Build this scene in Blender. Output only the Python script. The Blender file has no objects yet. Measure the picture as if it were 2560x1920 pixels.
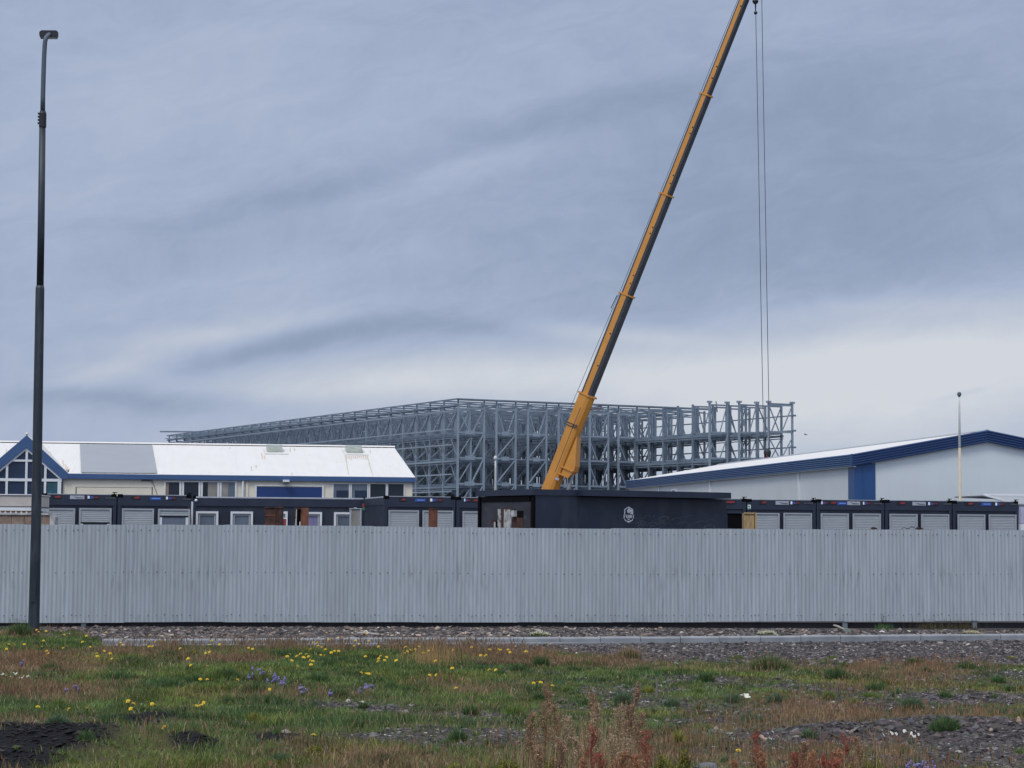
import bpy, math, random
import numpy as np
from mathutils import Vector, Matrix
random.seed(7); rng = np.random.default_rng(7)
C = bpy.context.scene.collection
SC = bpy.context.scene
PI = math.pi

# ------------------------------------------------------------------ camera
F = 5200.0; EYE = 1.73; PITCH = math.atan(380 / F); ROLL = 0.007
fw = Vector((0, math.cos(PITCH), math.sin(PITCH)))
r0 = Vector((1, 0, 0)); u0 = Vector((0, -math.sin(PITCH), math.cos(PITCH)))
RV = r0 * math.cos(ROLL) + u0 * math.sin(ROLL)
UV = u0 * math.cos(ROLL) - r0 * math.sin(ROLL)
CAM = Vector((0, 0, EYE))
cd = bpy.data.cameras.new('camera'); cam = bpy.data.objects.new('camera', cd); C.objects.link(cam)
cd.sensor_width = 36; cd.lens = 36 * F / 2560; cd.clip_start = 0.5; cd.clip_end = 9000
M = Matrix((RV, UV, -fw)).transposed().to_4x4(); M.translation = CAM
cam.matrix_world = M; SC.camera = cam

# ------------------------------------------------------------------ sun, view
SC.view_settings.view_transform = 'Standard'; SC.view_settings.look = 'None'
SC.view_settings.exposure = 0.0; SC.view_settings.gamma = 1.0
SUN_EL, SUN_AZ = math.radians(52), math.radians(215)   # azimuth clockwise from +Y
sd = bpy.data.lights.new('sun', 'SUN'); sd.energy = 1.4; sd.angle = math.radians(18); sd.color = (1.0, 0.96, 0.9)
sun = bpy.data.objects.new('sun', sd); C.objects.link(sun)
sv = Vector((math.sin(SUN_AZ) * math.cos(SUN_EL), math.cos(SUN_AZ) * math.cos(SUN_EL), math.sin(SUN_EL)))
sun.rotation_euler = sv.to_track_quat('Z', 'Y').to_euler(); sun.location = (0, 0, 60)

def lin(c):
    c /= 255.0
    return c / 12.92 if c <= 0.04045 else ((c + 0.055) / 1.055) ** 2.4
def S(r, g, b, k=1.0): return (lin(r) * k, lin(g) * k, lin(b) * k, 1)

# ------------------------------------------------------------------ world: overcast cloud layer over a daylight sky
W = bpy.data.worlds.new('World'); SC.world = W; W.use_nodes = True
wt = W.node_tree; wn = wt.nodes; wl = wt.links; wn.clear()
def wmath(op, a, b=None, c=None, clamp=False):
    n = wn.new('ShaderNodeMath'); n.operation = op; n.use_clamp = clamp
    for i, v in enumerate((a, b, c)):
        if v is None: continue
        if isinstance(v, (int, float)): n.inputs[i].default_value = v
        else: wl.new(v, n.inputs[i])
    return n.outputs[0]
def wmix(f, a, b):
    n = wn.new('ShaderNodeMix'); n.data_type = 'RGBA'
    for s, v in ((n.inputs[0], f), (n.inputs[6], a), (n.inputs[7], b)):
        if isinstance(v, (int, float)): s.default_value = v
        elif isinstance(v, tuple): s.default_value = v
        else: wl.new(v, s)
    return n.outputs[2]
tc = wn.new('ShaderNodeTexCoord'); sx = wn.new('ShaderNodeSeparateXYZ'); wl.new(tc.outputs['Generated'], sx.inputs[0])
yy = wmath('MAXIMUM', sx.outputs[1], 0.12)
U0 = wmath('DIVIDE', sx.outputs[0], yy); V0 = wmath('DIVIDE', sx.outputs[2], yy)
def wnoise(u, v, su, sv_, seed, detail=4, rough=0.5):
    cb = wn.new('ShaderNodeCombineXYZ')
    wl.new(wmath('MULTIPLY', u, su), cb.inputs[0]); wl.new(wmath('MULTIPLY', v, sv_), cb.inputs[1]); cb.inputs[2].default_value = seed
    n = wn.new('ShaderNodeTexNoise'); n.inputs['Scale'].default_value = 1; n.inputs['Detail'].default_value = detail
    n.inputs['Roughness'].default_value = rough
    wl.new(cb.outputs[0], n.inputs['Vector']); return n.outputs[0]
# streak frame, inclined about 13 degrees
ca, sa = math.cos(0.22), math.sin(0.22)
US = wmath('ADD', wmath('MULTIPLY', U0, ca), wmath('MULTIPLY', V0, sa))
VS = wmath('SUBTRACT', wmath('MULTIPLY', V0, ca), wmath('MULTIPLY', U0, sa))
d1 = wmath('MULTIPLY', wmath('SUBTRACT', wnoise(US, VS, 9, 22, 3.1), 0.5), 0.03)
d2 = wmath('MULTIPLY', wmath('SUBTRACT', wnoise(US, VS, 8, 20, 8.7), 0.5), 0.016)
UD = wmath('ADD', U0, d1); VD = wmath('ADD', V0, d2)
def blob(px, py, rx, ry, ang=0.0):
    u = (px - 1280) / F; v = (1340 - py) / F
    a = math.radians(ang); c_, s_ = math.cos(a), math.sin(a)
    du = wmath('SUBTRACT', UD, u); dv = wmath('SUBTRACT', VD, v)
    p = wmath('DIVIDE', wmath('ADD', wmath('MULTIPLY', du, c_), wmath('MULTIPLY', dv, s_)), rx / F)
    q = wmath('DIVIDE', wmath('SUBTRACT', wmath('MULTIPLY', dv, c_), wmath('MULTIPLY', du, s_)), ry / F)
    e = wmath('ADD', wmath('MULTIPLY', p, p), wmath('MULTIPLY', q, q))
    return wmath('EXPONENT', wmath('MULTIPLY', e, -1.0))
# brightness field: positive = paler cloud, negative = darker, bluer cloud
bl = [  # px, py, rx, ry, angle, weight
    (2420, 890, 640, 130, 8, 1.15), (1750, 930, 560, 90, 0, .7), (1900, 1090, 900, 110, 0, .5), (1000, 960, 480, 62, 3, .75), (640, 812, 330, 26, 9, .42), (380, 880, 230, 40, 20, .32),
    (250, 950, 160, 26, 10, .22), (1500, 822, 260, 26, -6, .4), (2150, 770, 400, 30, 6, .25), (1180, 405, 190, 30, 18, .22), (350, 250, 900, 330, 0, .22),
    (760, 680, 700, 70, 10, .12), (1100, 816, 300, 36, 5, -.36), (740, 858, 240, 32, 12, -.3), (510, 900, 170, 26, 16, -.22), (700, 490, 290, 34, 16, -.3), (300, 560, 300, 30, 0, -.14),
    (1350, 290, 420, 45, 14, -.22), (2000, 600, 760, 190, 5, -.27), (1950, 250, 700, 130, 12, -.22), (400, 1012, 420, 32, 0, -.45),
    (2380, 900, 130, 9, 0, -.12), (2130, 965, 110, 9, 14, -.22), (2400, 972, 90, 8, 16, -.28), (2380, 330, 400, 90, 10, -.15), (1250, 560, 420, 50, 6, -.1)]
acc = None
for (a_, b_, c_, d_, e_, w_) in bl:
    t = wmath('MULTIPLY', blob(a_, b_, c_, d_, e_), w_)
    acc = t if acc is None else wmath('ADD', acc, t)
wv = wmath('MULTIPLY', wmath('SUBTRACT', wnoise(US, VS, 14, 30, 9.9, 3, 0.5), 0.5), 0.05)
VW = wmath('ADD', VS, wv)
fine = wmath('MULTIPLY', wmath('SUBTRACT', wnoise(US, VW, 18, 60, 1.3, 10, 0.62), 0.5), 0.50)
fine = wmath('ADD', fine, wmath('MULTIPLY', wmath('SUBTRACT', wnoise(UD, VW, 60, 110, 2.9, 8, 0.68), 0.5), 0.30))
mid_ = wmath('MULTIPLY', wmath('SUBTRACT', wnoise(US, VS, 5, 16, 5.3, 4, 0.5), 0.5), 0.5)
# horizon brightening
hz = wmath('EXPONENT', wmath('MULTIPLY', wmath('ABSOLUTE', V0), -14.0))
fld = wmath('ADD', wmath('ADD', acc, fine), wmath('ADD', mid_, wmath('MULTIPLY', hz, 0.3)))
fac = wmath('MULTIPLY_ADD', fld, 0.5, 0.42, clamp=True)
cr = wn.new('ShaderNodeValToRGB'); wl.new(fac, cr.inputs[0])
e = cr.color_ramp.elements
e[0].position = 0.0; e[0].color = S(120, 135, 160)
e[1].position = 1.0; e[1].color = S(211, 215, 223)
for p, c in ((0.3, S(145, 160, 186)), (0.5, S(166, 179, 205)), (0.75, S(188, 197, 213))):
    k = cr.color_ramp.elements.new(p); k.color = c
# overcast zenith is brighter than the low sky
zb = wmath('MULTIPLY_ADD', wmath('SMOOTH_MIN', wmath('MAXIMUM', wmath('SUBTRACT', sx.outputs[2], 0.3), 0.0), 0.6, 0.1), 1.5, 1.0)
top = wmix(wmath('MULTIPLY', wmath('MAXIMUM', wmath('SUBTRACT', sx.outputs[2], 0.3), 0.0), 1.2, clamp=True), cr.outputs[0], S(206, 206, 210))
zb = wmath('MULTIPLY', zb, wmath('MULTIPLY_ADD', wmath('MULTIPLY', sx.outputs[1], -1.6, clamp=True), 0.5, 1.0))   # sky behind the viewer, towards the sun, raised as added fill for facing walls
bgc = wn.new('ShaderNodeBackground'); wl.new(top, bgc.inputs[0]); wl.new(zb, bgc.inputs[1])
sky = wn.new('ShaderNodeTexSky'); sky.sky_type = 'NISHITA'; sky.sun_disc = False
sky.sun_elevation = SUN_EL; sky.sun_rotation = SUN_AZ
bgs = wn.new('ShaderNodeBackground'); wl.new(sky.outputs[0], bgs.inputs[0]); bgs.inputs[1].default_value = 0.09
mx = wn.new('ShaderNodeMixShader'); mx.inputs[0].default_value = 0.94
wl.new(bgs.outputs[0], mx.inputs[1]); wl.new(bgc.outputs[0], mx.inputs[2])
wo = wn.new('ShaderNodeOutputWorld'); wl.new(mx.outputs[0], wo.inputs[0])

# ------------------------------------------------------------------ pixel -> world helpers (survey of the photo; everything gets its own distance)
def ray(px, py): return fw + RV * ((px - 1280) / F) + UV * ((960 - py) / F)
def at(px, py, Y):
    d = ray(px, py); return CAM + d * (Y / d.y)
def onplane(px, py, P0, N):
    d = ray(px, py); return CAM + d * ((P0 - CAM).dot(N) / d.dot(N))
def onz(px, py, z=0.0):
    d = ray(px, py); return CAM + d * ((z - EYE) / d.z)
class Frame:
    """local frame: x along the front, y going back, z up; origin on the ground"""
    def __init__(s, O, a):
        s.O = Vector((O[0], O[1], 0)); s.a = a
        s.X = Vector((math.cos(a), math.sin(a), 0)); s.Y = Vector((-math.sin(a), math.cos(a), 0))
    def hit(s, px, py, y=0.0):          # local x, z on the plane local y = y
        p = onplane(px, py, s.O + s.Y * y, s.Y) - s.O
        return p.dot(s.X), p.z
    def hitx(s, px, py, x=0.0):         # local y, z on the plane local x = x
        p = onplane(px, py, s.O + s.X * x, s.X) - s.O
        return p.dot(s.Y), p.z
    def loc(s, w):
        p = w - s.O; return Vector((p.dot(s.X), p.dot(s.Y), p.z))
    def wld(s, x, y, z): return s.O + s.X * x + s.Y * y + Vector((0, 0, z))

# ------------------------------------------------------------------ mesh builder
class MB:
    def __init__(s): s.v = []; s.f = []; s.m = []
    def add(s, vs, fs, mi=0):
        o = len(s.v); s.v += [tuple(p) for p in vs]; s.f += [tuple(i + o for i in f) for f in fs]; s.m += [mi] * len(fs); return s
    def box(s, x0, x1, y0, y1, z0, z1, mi=0):
        return s.add([(x0,y0,z0),(x1,y0,z0),(x1,y1,z0),(x0,y1,z0),(x0,y0,z1),(x1,y0,z1),(x1,y1,z1),(x0,y1,z1)],
              [(0,3,2,1),(4,5,6,7),(0,1,5,4),(1,2,6,5),(2,3,7,6),(3,0,4,7)], mi)
    def bar(s, p, q, w, h=None, mi=0, up=(0, 0, 1)):
        p = Vector(p); q = Vector(q); h = h or w; d = (q - p)
        if d.length < 1e-6: return s
        d.normalize(); u = Vector(up)
        if abs(d.dot(u)) > 0.98: u = Vector((0, 1, 0))
        r = d.cross(u).normalized(); u = r.cross(d).normalized()
        vs = [b + r * (sx_ * w / 2) + u * (sy_ * h / 2) for b in (p, q) for sx_, sy_ in ((-1,-1),(1,-1),(1,1),(-1,1))]
        return s.add(vs, [(0,1,2,3),(7,6,5,4),(0,4,5,1),(1,5,6,2),(2,6,7,3),(3,7,4,0)], mi)
    def tube(s, pts, rad, seg=8, mi=0, cap=True):
        pts = [Vector(p) for p in pts]; rs = rad if isinstance(rad, (list, tuple)) else [rad] * len(pts)
        rings = []; n = len(pts)
        for i, p in enumerate(pts):
            d = (pts[min(i + 1, n - 1)] - pts[max(i - 1, 0)]).normalized()
            if i == 0:
                u = Vector((0, 0, 1)) if abs(d.z) < 0.95 else Vector((0, 1, 0)); r = d.cross(u).normalized()
            else: r = (r - d * r.dot(d)).normalized()
            u = r.cross(d)
            rings.append([p + (r * math.cos(k * 2 * PI / seg) + u * math.sin(k * 2 * PI / seg)) * rs[i] for k in range(seg)])
        vs = [v for g in rings for v in g]; fs = []
        for i in range(n - 1):
            for k in range(seg):
                a = i * seg + k; b = i * seg + (k + 1) % seg; fs.append((a, b, b + seg, a + seg))
        if cap: fs += [tuple(reversed(range(seg))), tuple(range((n - 1) * seg, n * seg))]
        return s.add(vs, fs, mi)
    def prism(s, pts, off, mi=0):
        n = len(pts); off = Vector(off); a = [Vector(p) for p in pts]; b = [p + off for p in a]
        return s.add(a + b, [tuple(range(n)), tuple(reversed(range(n, 2 * n)))] + [(i, (i + 1) % n, (i + 1) % n + n, i + n) for i in range(n)], mi)
    def ball(s, c, r, mi=0, seg=8, sz=1.0, jit=0.0):
        c = Vector(c); vs = [c + Vector((0, 0, r * sz))]; fs = []
        R = seg // 2
        for i in range(1, R):
            for k in range(seg):
                t = PI * i / R; q = 2 * PI * k / seg; j = 1 + random.uniform(-jit, jit)
                vs.append(c + Vector((math.sin(t) * math.cos(q), math.sin(t) * math.sin(q), math.cos(t) * sz)) * r * j)
        vs.append(c - Vector((0, 0, r * sz))); L = len(vs) - 1
        for k in range(seg): fs.append((0, 1 + k, 1 + (k + 1) % seg))
        for i in range(R - 2):
            for k in range(seg):
                a = 1 + i * seg + k; b = 1 + i * seg + (k + 1) % seg; fs.append((a, a + seg, b + seg, b))
        for k in range(seg): fs.append((L, L - seg + (k + 1) % seg, L - seg + k))
        return s.add(vs, fs, mi)
def obj(name, mb, mats, parent=None, smooth=False):
    me = bpy.data.meshes.new(name); me.from_pydata(mb.v, [], mb.f)
    mats = mats if isinstance(mats, (list, tuple)) else [mats]
    for m in mats: me.materials.append(m)
    if len(mats) > 1: me.polygons.foreach_set('material_index', mb.m)
    if smooth: me.polygons.foreach_set('use_smooth', [len(f) <= 4 for f in mb.f])
    me.validate(); me.update()
    o = bpy.data.objects.new(name, me); C.objects.link(o)
    if parent: o.parent = parent
    return o
def tag(o, label=None, cat=None, group=None, kind=None):
    if label: o['label'] = label
    if cat: o['category'] = cat
    if group: o['group'] = group
    if kind: o['kind'] = kind
    return o
def thing(name, label, cat, loc=(0, 0, 0), rz=0.0, group=None):
    o = bpy.data.objects.new(name, None); C.objects.link(o); o.location = loc; o.rotation_euler = (0, 0, rz)
    o.empty_display_size = 0.3
    return tag(o, label, cat, group)
def dup(root, label=None):
    r = root.copy(); C.objects.link(r)
    if label: r['label'] = label
    for ch in list(root.children):
        c = ch.copy(); C.objects.link(c); c.parent = r
        for g in list(ch.children):
            d = g.copy(); C.objects.link(d); d.parent = c
    return r

# ------------------------------------------------------------------ materials
def mat(name, col, rough=0.6, metal=0.0, var=0.12, scale=3.0, bump=0.0, bscale=40.0, stretch=None, col2=None, thr=0.6, spec=0.5, detail=4, rnd=0.0, wid=0.1):
    m = bpy.data.materials.new(name); m.use_nodes = True; nt = m.node_tree; N = nt.nodes; L = nt.links
    b = N['Principled BSDF']; b.inputs['Roughness'].default_value = rough; b.inputs['Metallic'].default_value = metal
    b.inputs['Specular IOR Level'].default_value = spec
    t = N.new('ShaderNodeTexCoord'); mp = N.new('ShaderNodeMapping'); L.new(t.outputs['Object'], mp.inputs[0])
    if stretch: mp.inputs['Scale'].default_value = stretch
    n = N.new('ShaderNodeTexNoise'); n.inputs['Scale'].default_value = scale; n.inputs['Detail'].default_value = detail; L.new(mp.outputs[0], n.inputs[0])
    mr = N.new('ShaderNodeMapRange'); L.new(n.outputs[0], mr.inputs[0]); mr.inputs[1].default_value = 0.3; mr.inputs[2].default_value = 0.7
    mr.inputs[3].default_value = 1 - var; mr.inputs[4].default_value = 1 + var
    mm = N.new('ShaderNodeVectorMath'); mm.operation = 'SCALE'; mm.inputs[0].default_value = col[:3]; L.new(mr.outputs[0], mm.inputs['Scale'])
    out = mm.outputs[0]
    if rnd:
        oi = N.new('ShaderNodeObjectInfo'); q = N.new('ShaderNodeMath'); q.operation = 'MULTIPLY_ADD'; L.new(oi.outputs['Random'], q.inputs[0])
        q.inputs[1].default_value = 2 * rnd; q.inputs[2].default_value = 1 - rnd
        m2 = N.new('ShaderNodeVectorMath'); m2.operation = 'SCALE'; L.new(out, m2.inputs[0]); L.new(q.outputs[0], m2.inputs['Scale']); out = m2.outputs[0]
    if col2:
        n2 = N.new('ShaderNodeTexNoise'); n2.inputs['Scale'].default_value = scale * 1.7; n2.inputs['Detail'].default_value = 6
        mp2 = N.new('ShaderNodeMapping'); mp2.inputs['Location'].default_value = (7, 3, 5); L.new(mp.outputs[0], mp2.inputs[0]); L.new(mp2.outputs[0], n2.inputs[0])
        r2 = N.new('ShaderNodeMapRange'); L.new(n2.outputs[0], r2.inputs[0]); r2.inputs[1].default_value = thr; r2.inputs[2].default_value = thr + wid
        x = N.new('ShaderNodeMix'); x.data_type = 'RGBA'; L.new(r2.outputs[0], x.inputs[0]); L.new(out, x.inputs[6]); x.inputs[7].default_value = col2; out = x.outputs[2]
    L.new(out, b.inputs['Base Color'])
    if bump:
        nb = N.new('ShaderNodeTexNoise'); nb.inputs['Scale'].default_value = bscale; nb.inputs['Detail'].default_value = 5; L.new(t.outputs['Object'], nb.inputs[0])
        bp = N.new('ShaderNodeBump'); bp.inputs['Strength'].default_value = bump; bp.inputs['Distance'].default_value = 0.02
        L.new(nb.outputs[0], bp.inputs['Height']); L.new(bp.outputs[0], b.inputs['Normal'])
    return m
def c3(r, g, b): return (r, g, b, 1)
M_sheet = mat('galvanised_sheet', c3(.375, .415, .44), .5, .1, .12, 1.6, stretch=(9, 9, .6), rnd=.05, col2=c3(.25, .30, .35), thr=.6, wid=.16, detail=6)
M_screw = mat('screw', c3(.09, .10, .12), .7, .1)
# weathering band round the middle row of fixings: short vertical grey stains
_nt = M_sheet.node_tree; _N = _nt.nodes; _L = _nt.links; _b = _N['Principled BSDF']; _src = _b.inputs['Base Color'].links[0].from_socket
_tc = _N.new('ShaderNodeTexCoord'); _sp = _N.new('ShaderNodeSeparateXYZ'); _L.new(_tc.outputs['Object'], _sp.inputs[0])
def _m(op, a, b=None, c=None, clamp=False):
    n = _N.new('ShaderNodeMath'); n.operation = op; n.use_clamp = clamp
    for i, v in enumerate((a, b, c)):
        if v is None: continue
        if isinstance(v, (int, float)): n.inputs[i].default_value = v
        else: _L.new(v, n.inputs[i])
    return n.outputs[0]
_d = _m('DIVIDE', _m('SUBTRACT', _sp.outputs[2], 0.93), 0.26); _g = _m('EXPONENT', _m('MULTIPLY', _m('MULTIPLY', _d, _d), -1.0))
_d2 = _m('DIVIDE', _m('SUBTRACT', _sp.outputs[2], 0.12), 0.12); _g2 = _m('EXPONENT', _m('MULTIPLY', _m('MULTIPLY', _d2, _d2), -1.0))
def _noi(sx_, sz_, off):
    mp = _N.new('ShaderNodeMapping'); mp.inputs['Scale'].default_value = (sx_, 1, sz_); mp.inputs['Location'].default_value = (off, 0, 0); _L.new(_tc.outputs['Object'], mp.inputs[0])
    n = _N.new('ShaderNodeTexNoise'); n.inputs['Scale'].default_value = 1; n.inputs['Detail'].default_value = 4; _L.new(mp.outputs[0], n.inputs[0]); return n.outputs[0]
_s1 = _m('MULTIPLY', _m('SUBTRACT', _noi(18, 2.2, 3), 0.5), 6.0, clamp=True); _s2 = _m('MULTIPLY', _m('SUBTRACT', _noi(1.1, .3, 9), 0.44), 7.0, clamp=True)
_f = _m('MULTIPLY', _m('MULTIPLY', _s1, _s2), _g); _f2 = _m('MULTIPLY', _m('MULTIPLY', _m('SUBTRACT', _noi(5, 3, 21), 0.48), 5.0, clamp=True), _m('MULTIPLY', _g2, .5))
_fx = _m('MULTIPLY', _m('ADD', _f, _f2, clamp=True), .55)
_x = _N.new('ShaderNodeMix'); _x.data_type = 'RGBA'; _L.new(_fx, _x.inputs[0]); _L.new(_src, _x.inputs[6]); _x.inputs[7].default_value = (.16, .185, .20, 1); _L.new(_x.outputs[2], _b.inputs['Base Color'])
M_zincshade = mat('shaded_zinc_steel', c3(.185, .235, .29), .5, .1, .2, .8)  # rack zinc darkened: shade among inner frames and decks put into its colour
M_zinclit = mat('lit_zinc_steel', c3(.27, .33, .39), .5, .1, .12, .8)  # same zinc, lighter for the lit front frames and rails; light put into colour
M_zincpost = mat('zinc_post', c3(.2, .22, .24), .5, .2, .1)
M_darkwood = mat('dark_timber', c3(.035, .033, .036), .9)
M_lamp = mat('lamp_paint', c3(.016, .024, .034), .5, .1, .15, 2, stretch=(3, 3, .6), col2=c3(.03, .042, .052), thr=.5)
M_lamphead = mat('lamp_head', c3(.018, .018, .026), .5, .2)
M_lamparm = mat('lamp_arm', c3(.09, .11, .14), .5, .2)
M_lens = mat('lamp_glass', c3(.03, .032, .04), .2)
M_navy = mat('navy_paint', c3(.012, .019, .040), .5, 0, .2, 1.4, col2=c3(.022, .028, .044), thr=.5)
M_navylt = mat('navy_beam', c3(.016, .024, .046), .5, 0, .2, 2)
M_black = mat('black_paint', c3(.013, .020, .040), .45, 0, .25, 1.6, stretch=(1, 1, .5), col2=c3(.022, .03, .05), thr=.5, bump=.15, bscale=6)
M_blackl = mat('black_worn', c3(.03, .032, .042), .6, 0, .35, 2.2, col2=c3(.07, .066, .07), thr=.62)
M_roofedge = mat('pale_roof_edge', c3(.42, .45, .5), .5)
M_shutter = mat('shutter_grey', c3(.34, .37, .39), .45, .1, .05)
M_shframe = mat('shutter_frame', c3(.37, .395, .42), .4, .2, .05)
M_white = mat('white_paint', c3(.7, .72, .74), .45, 0, .06)
M_glass = mat('window_glass', c3(.018, .024, .034), .12, 0, .3, .7, spec=.3)
M_glassb = mat('blue_window_glass', c3(.02, .034, .066), .12, 0, .3, .8, spec=.25)
M_glassg = mat('grey_window_glass', c3(.11, .14, .18), .2, 0, .25, 1.2, spec=.6)
M_glassl = mat('lilac_curtain', c3(.22, .2, .36), .6)
M_gap = mat('black_gap', c3(.004, .004, .005), .9, spec=.1)
M_cream = mat('cream_render', c3(.74, .685, .56), .8, 0, .05, 1.2)
M_cream2 = mat('pale_beige', c3(.5, .46, .42), .8)
M_roofw = mat('white_roof_sheet', c3(.70, .685, .655), .6, 0, .03, 1.0, stretch=(3, .5, .5), col2=c3(.6, .585, .55), thr=.66)
M_roofg = mat('grey_roof_sheet', c3(.30, .32, .34), .5, 0, .04, 1.0)
M_blue = mat('blue_fascia', c3(.042, .098, .225), .5, 0, .1, 1.5, stretch=(.4, 1, 3))
M_blued = mat('deep_blue_door', c3(.012, .04, .16), .4, 0, .06, 2)
M_blueb = mat('blue_cladding', c3(.02, .075, .21), .4, .1, .06, 1)
M_hall = mat('pale_cladding', c3(.60, .645, .66), .5, 0, .04, .6)
M_rust = mat('rust', c3(.065, .028, .022), .85, 0, .5, 5, col2=c3(.03, .015, .014), thr=.52)
M_rustl = mat('light_rust', c3(.14, .055, .03), .85, 0, .35, 5)
M_rstreak = mat('rust_streak', c3(.55, .48, .36), .8, 0, .3, 8)
M_beigecab = mat('beige_cabinet', c3(.25, .24, .22), .7, 0, .25, 3)
M_ply = mat('plywood', c3(.40, .28, .14), .8, 0, .3, 5, stretch=(6, 6, .7), col2=c3(.24, .15, .07), thr=.58)
M_yellow = mat('crane_yellow', c3(.56, .25, .045), .4, 0, .08, 1.0, stretch=(1, 1, 1), col2=c3(.46, .2, .035), thr=.66)
M_boomdk = mat('boom_dark', c3(.05, .055, .065), .5, 0, .15)
M_wire = mat('wire', c3(.05, .055, .06), .6)
M_hook = mat('hook_black', c3(.01, .012, .02), .5)
M_redsteel = mat('red_oxide_beam', c3(.14, .035, .035), .6)
M_conc = mat('kerb_concrete', c3(.25, .265, .28), .85, 0, .18, 3.5, bump=.3, bscale=60, col2=c3(.2, .21, .22), thr=.62)
M_sky = mat('skylight_dome', c3(.27, .30, .26), .3, 0, .2, 4)
M_red = mat('sign_red', c3(.28, .03, .04), .5); M_bluesg = mat('sign_blue', c3(.03, .08, .32), .5)
M_green = mat('sign_green', c3(.03, .22, .12), .5); M_silver = mat('sign_silver', c3(.42, .44, .5), .4, .2)
M_sigblk = mat('sign_black', c3(.012, .012, .016), .5); M_sigw = mat('sign_white', c3(.85, .86, .88), .6)
M_siggry = mat('sign_grey', c3(.1, .11, .13), .5); M_scrib = mat('chalk_line', c3(.12, .13, .155), .8)
M_brick = mat('brown_block', c3(.24, .17, .13), .85, 0, .2, 4, col2=c3(.3, .25, .2), thr=.55)
M_stain = mat('stained_white', c3(.40, .41, .41), .8, 0, .3, 5, col2=c3(.14, .12, .11), thr=.56)
M_polew = mat('white_pole', c3(.62, .6, .56), .5, 0, .08); M_poleo = mat('ochre_pole', c3(.5, .42, .3), .6, 0, .1)
# ================================================================== ground height and plant cover
_g = np.random.default_rng(3).random((64, 64))
def vnoise(x, y, s, off=0.0):
    x = np.asarray(x) / s + off * 17.3 + 100; y = np.asarray(y) / s + off * 7.1 + 100
    xi = np.floor(x).astype(int); yi = np.floor(y).astype(int); fx = x - xi; fy = y - yi
    fx = fx * fx * (3 - 2 * fx); fy = fy * fy * (3 - 2 * fy)
    g = lambda a, b: _g[a % 64, b % 64]
    return (g(xi, yi) * (1 - fx) + g(xi + 1, yi) * fx) * (1 - fy) + (g(xi, yi + 1) * (1 - fx) + g(xi + 1, yi + 1) * fx) * fy
def fbm(x, y, s, off=0.0, o=4):
    r = 0; a = 1; t = 0
    for k in range(o): r = r + a * vnoise(x, y, s / 2 ** k, off + k * 3.7); t += a; a *= .55
    return r / t
def gpx(X, Y):      # where a ground point lies in the photograph (survey coordinates)
    px = 1280 + F * X / Y; return px, 1340 + (px - 1280) * ROLL + F * EYE / Y
def ell(px, py, cx, cy, rx, ry): return np.exp(-(((px - cx) / rx) ** 2 + ((py - cy) / ry) ** 2))
MOUNDS = [(150, 1858, 190, 9, .16), (60, 1838, 150, 7, .12), (330, 1852, 120, 8, .10), (60, 1895, 160, 9, .14), (250, 1882, 90, 7, .12), (2330, 1822, 260, 14, .12), (2080, 1832, 130, 10, .08), (2500, 1838, 120, 14, .1),
          (490, 1858, 60, 6, .10), (1700, 1840, 60, 8, .05), (1780, 1838, 60, 8, .06), (330, 1795, 120, 8, .05), (430, 1800, 60, 8, .05)]
def hgt(X, Y):
    X = np.asarray(X, float); Y = np.asarray(Y, float)
    Yc = np.clip(Y, 8, 60); px, py = gpx(X, Yc)
    m = np.clip((46 - Y) / 8, 0, 1) * np.clip((Y - 8) / 4, 0, 1)
    h = (fbm(X, Y, 2.2, 1) - .5) * .10 + (fbm(X, Y, .45, 2, 3) - .5) * .035
    for cx, cy, rx, ry, a in MOUNDS: h = h + a * ell(px, py, cx, cy, rx, ry)
    nearf = np.clip((31.5 - Y) / 2.5, 0, 1) * .85 + .15
    return h * m * nearf
def boundary(px): return np.interp(px, [0, 200, 300, 1100, 1400, 1680, 2560, 2800], [1575, 1580, 1612, 1612, 1626, 1644, 1652, 1654])
BARE = [(100, 1864, 200, 30, 1.2), (20, 1900, 150, 34, .8), (330, 1806, 80, 9, .8), (420, 1796, 45, 9, .6), (500, 1860, 65, 10, .85), (700, 1838, 60, 12, .8), (750, 1838, 25, 8, .8),
        (1010, 1840, 160, 26, .9), (850, 1765, 120, 14, .7), (980, 1770, 90, 14, .6), (1270, 1832, 140, 26, 1.0), (1150, 1785, 110, 18, .6), (1450, 1765, 140, 12, .5),
        (1600, 1725, 120, 14, .7), (1680, 1752, 170, 12, .7), (1770, 1700, 160, 9, .7), (1950, 1712, 150, 8, .6), (2420, 1738, 200, 16, .9), (2150, 1830, 240, 26, 1.3), (2400, 1832, 250, 28, 1.2),
        (2350, 1895, 200, 22, .7), (2500, 1885, 140, 26, .85), (1980, 1838, 150, 18, .9), (1800, 1790, 150, 8, .4), (2200, 1762, 110, 8, .6), (2540, 1690, 120, 14, .6), (1870, 1870, 150, 12, .5)]
def cover(X, Y):
    """0 bare gravel .. 1 full plant cover"""
    px, py = gpx(X, Y)
    v = np.interp(px, [0, 900, 1300, 1700, 2560], [1.08, 1.04, .98, .92, .84]) + (fbm(X, Y, 1.3, 5) - .5) * 1.2 + (fbm(X, Y, .35, 9, 3) - .5) * .9
    for cx, cy, rx, ry, a in BARE: v = v - a * ell(px, py, cx, cy, rx, ry)
    v = np.where((px < 1250) & (py < 1735), v + .35, v)
    b = boundary(px) + (fbm(X, Y, .9, 12) - .5) * 26
    v = v * np.clip((py - b) / 12, 0, 1)
    return np.clip(v, 0, 1)
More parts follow.
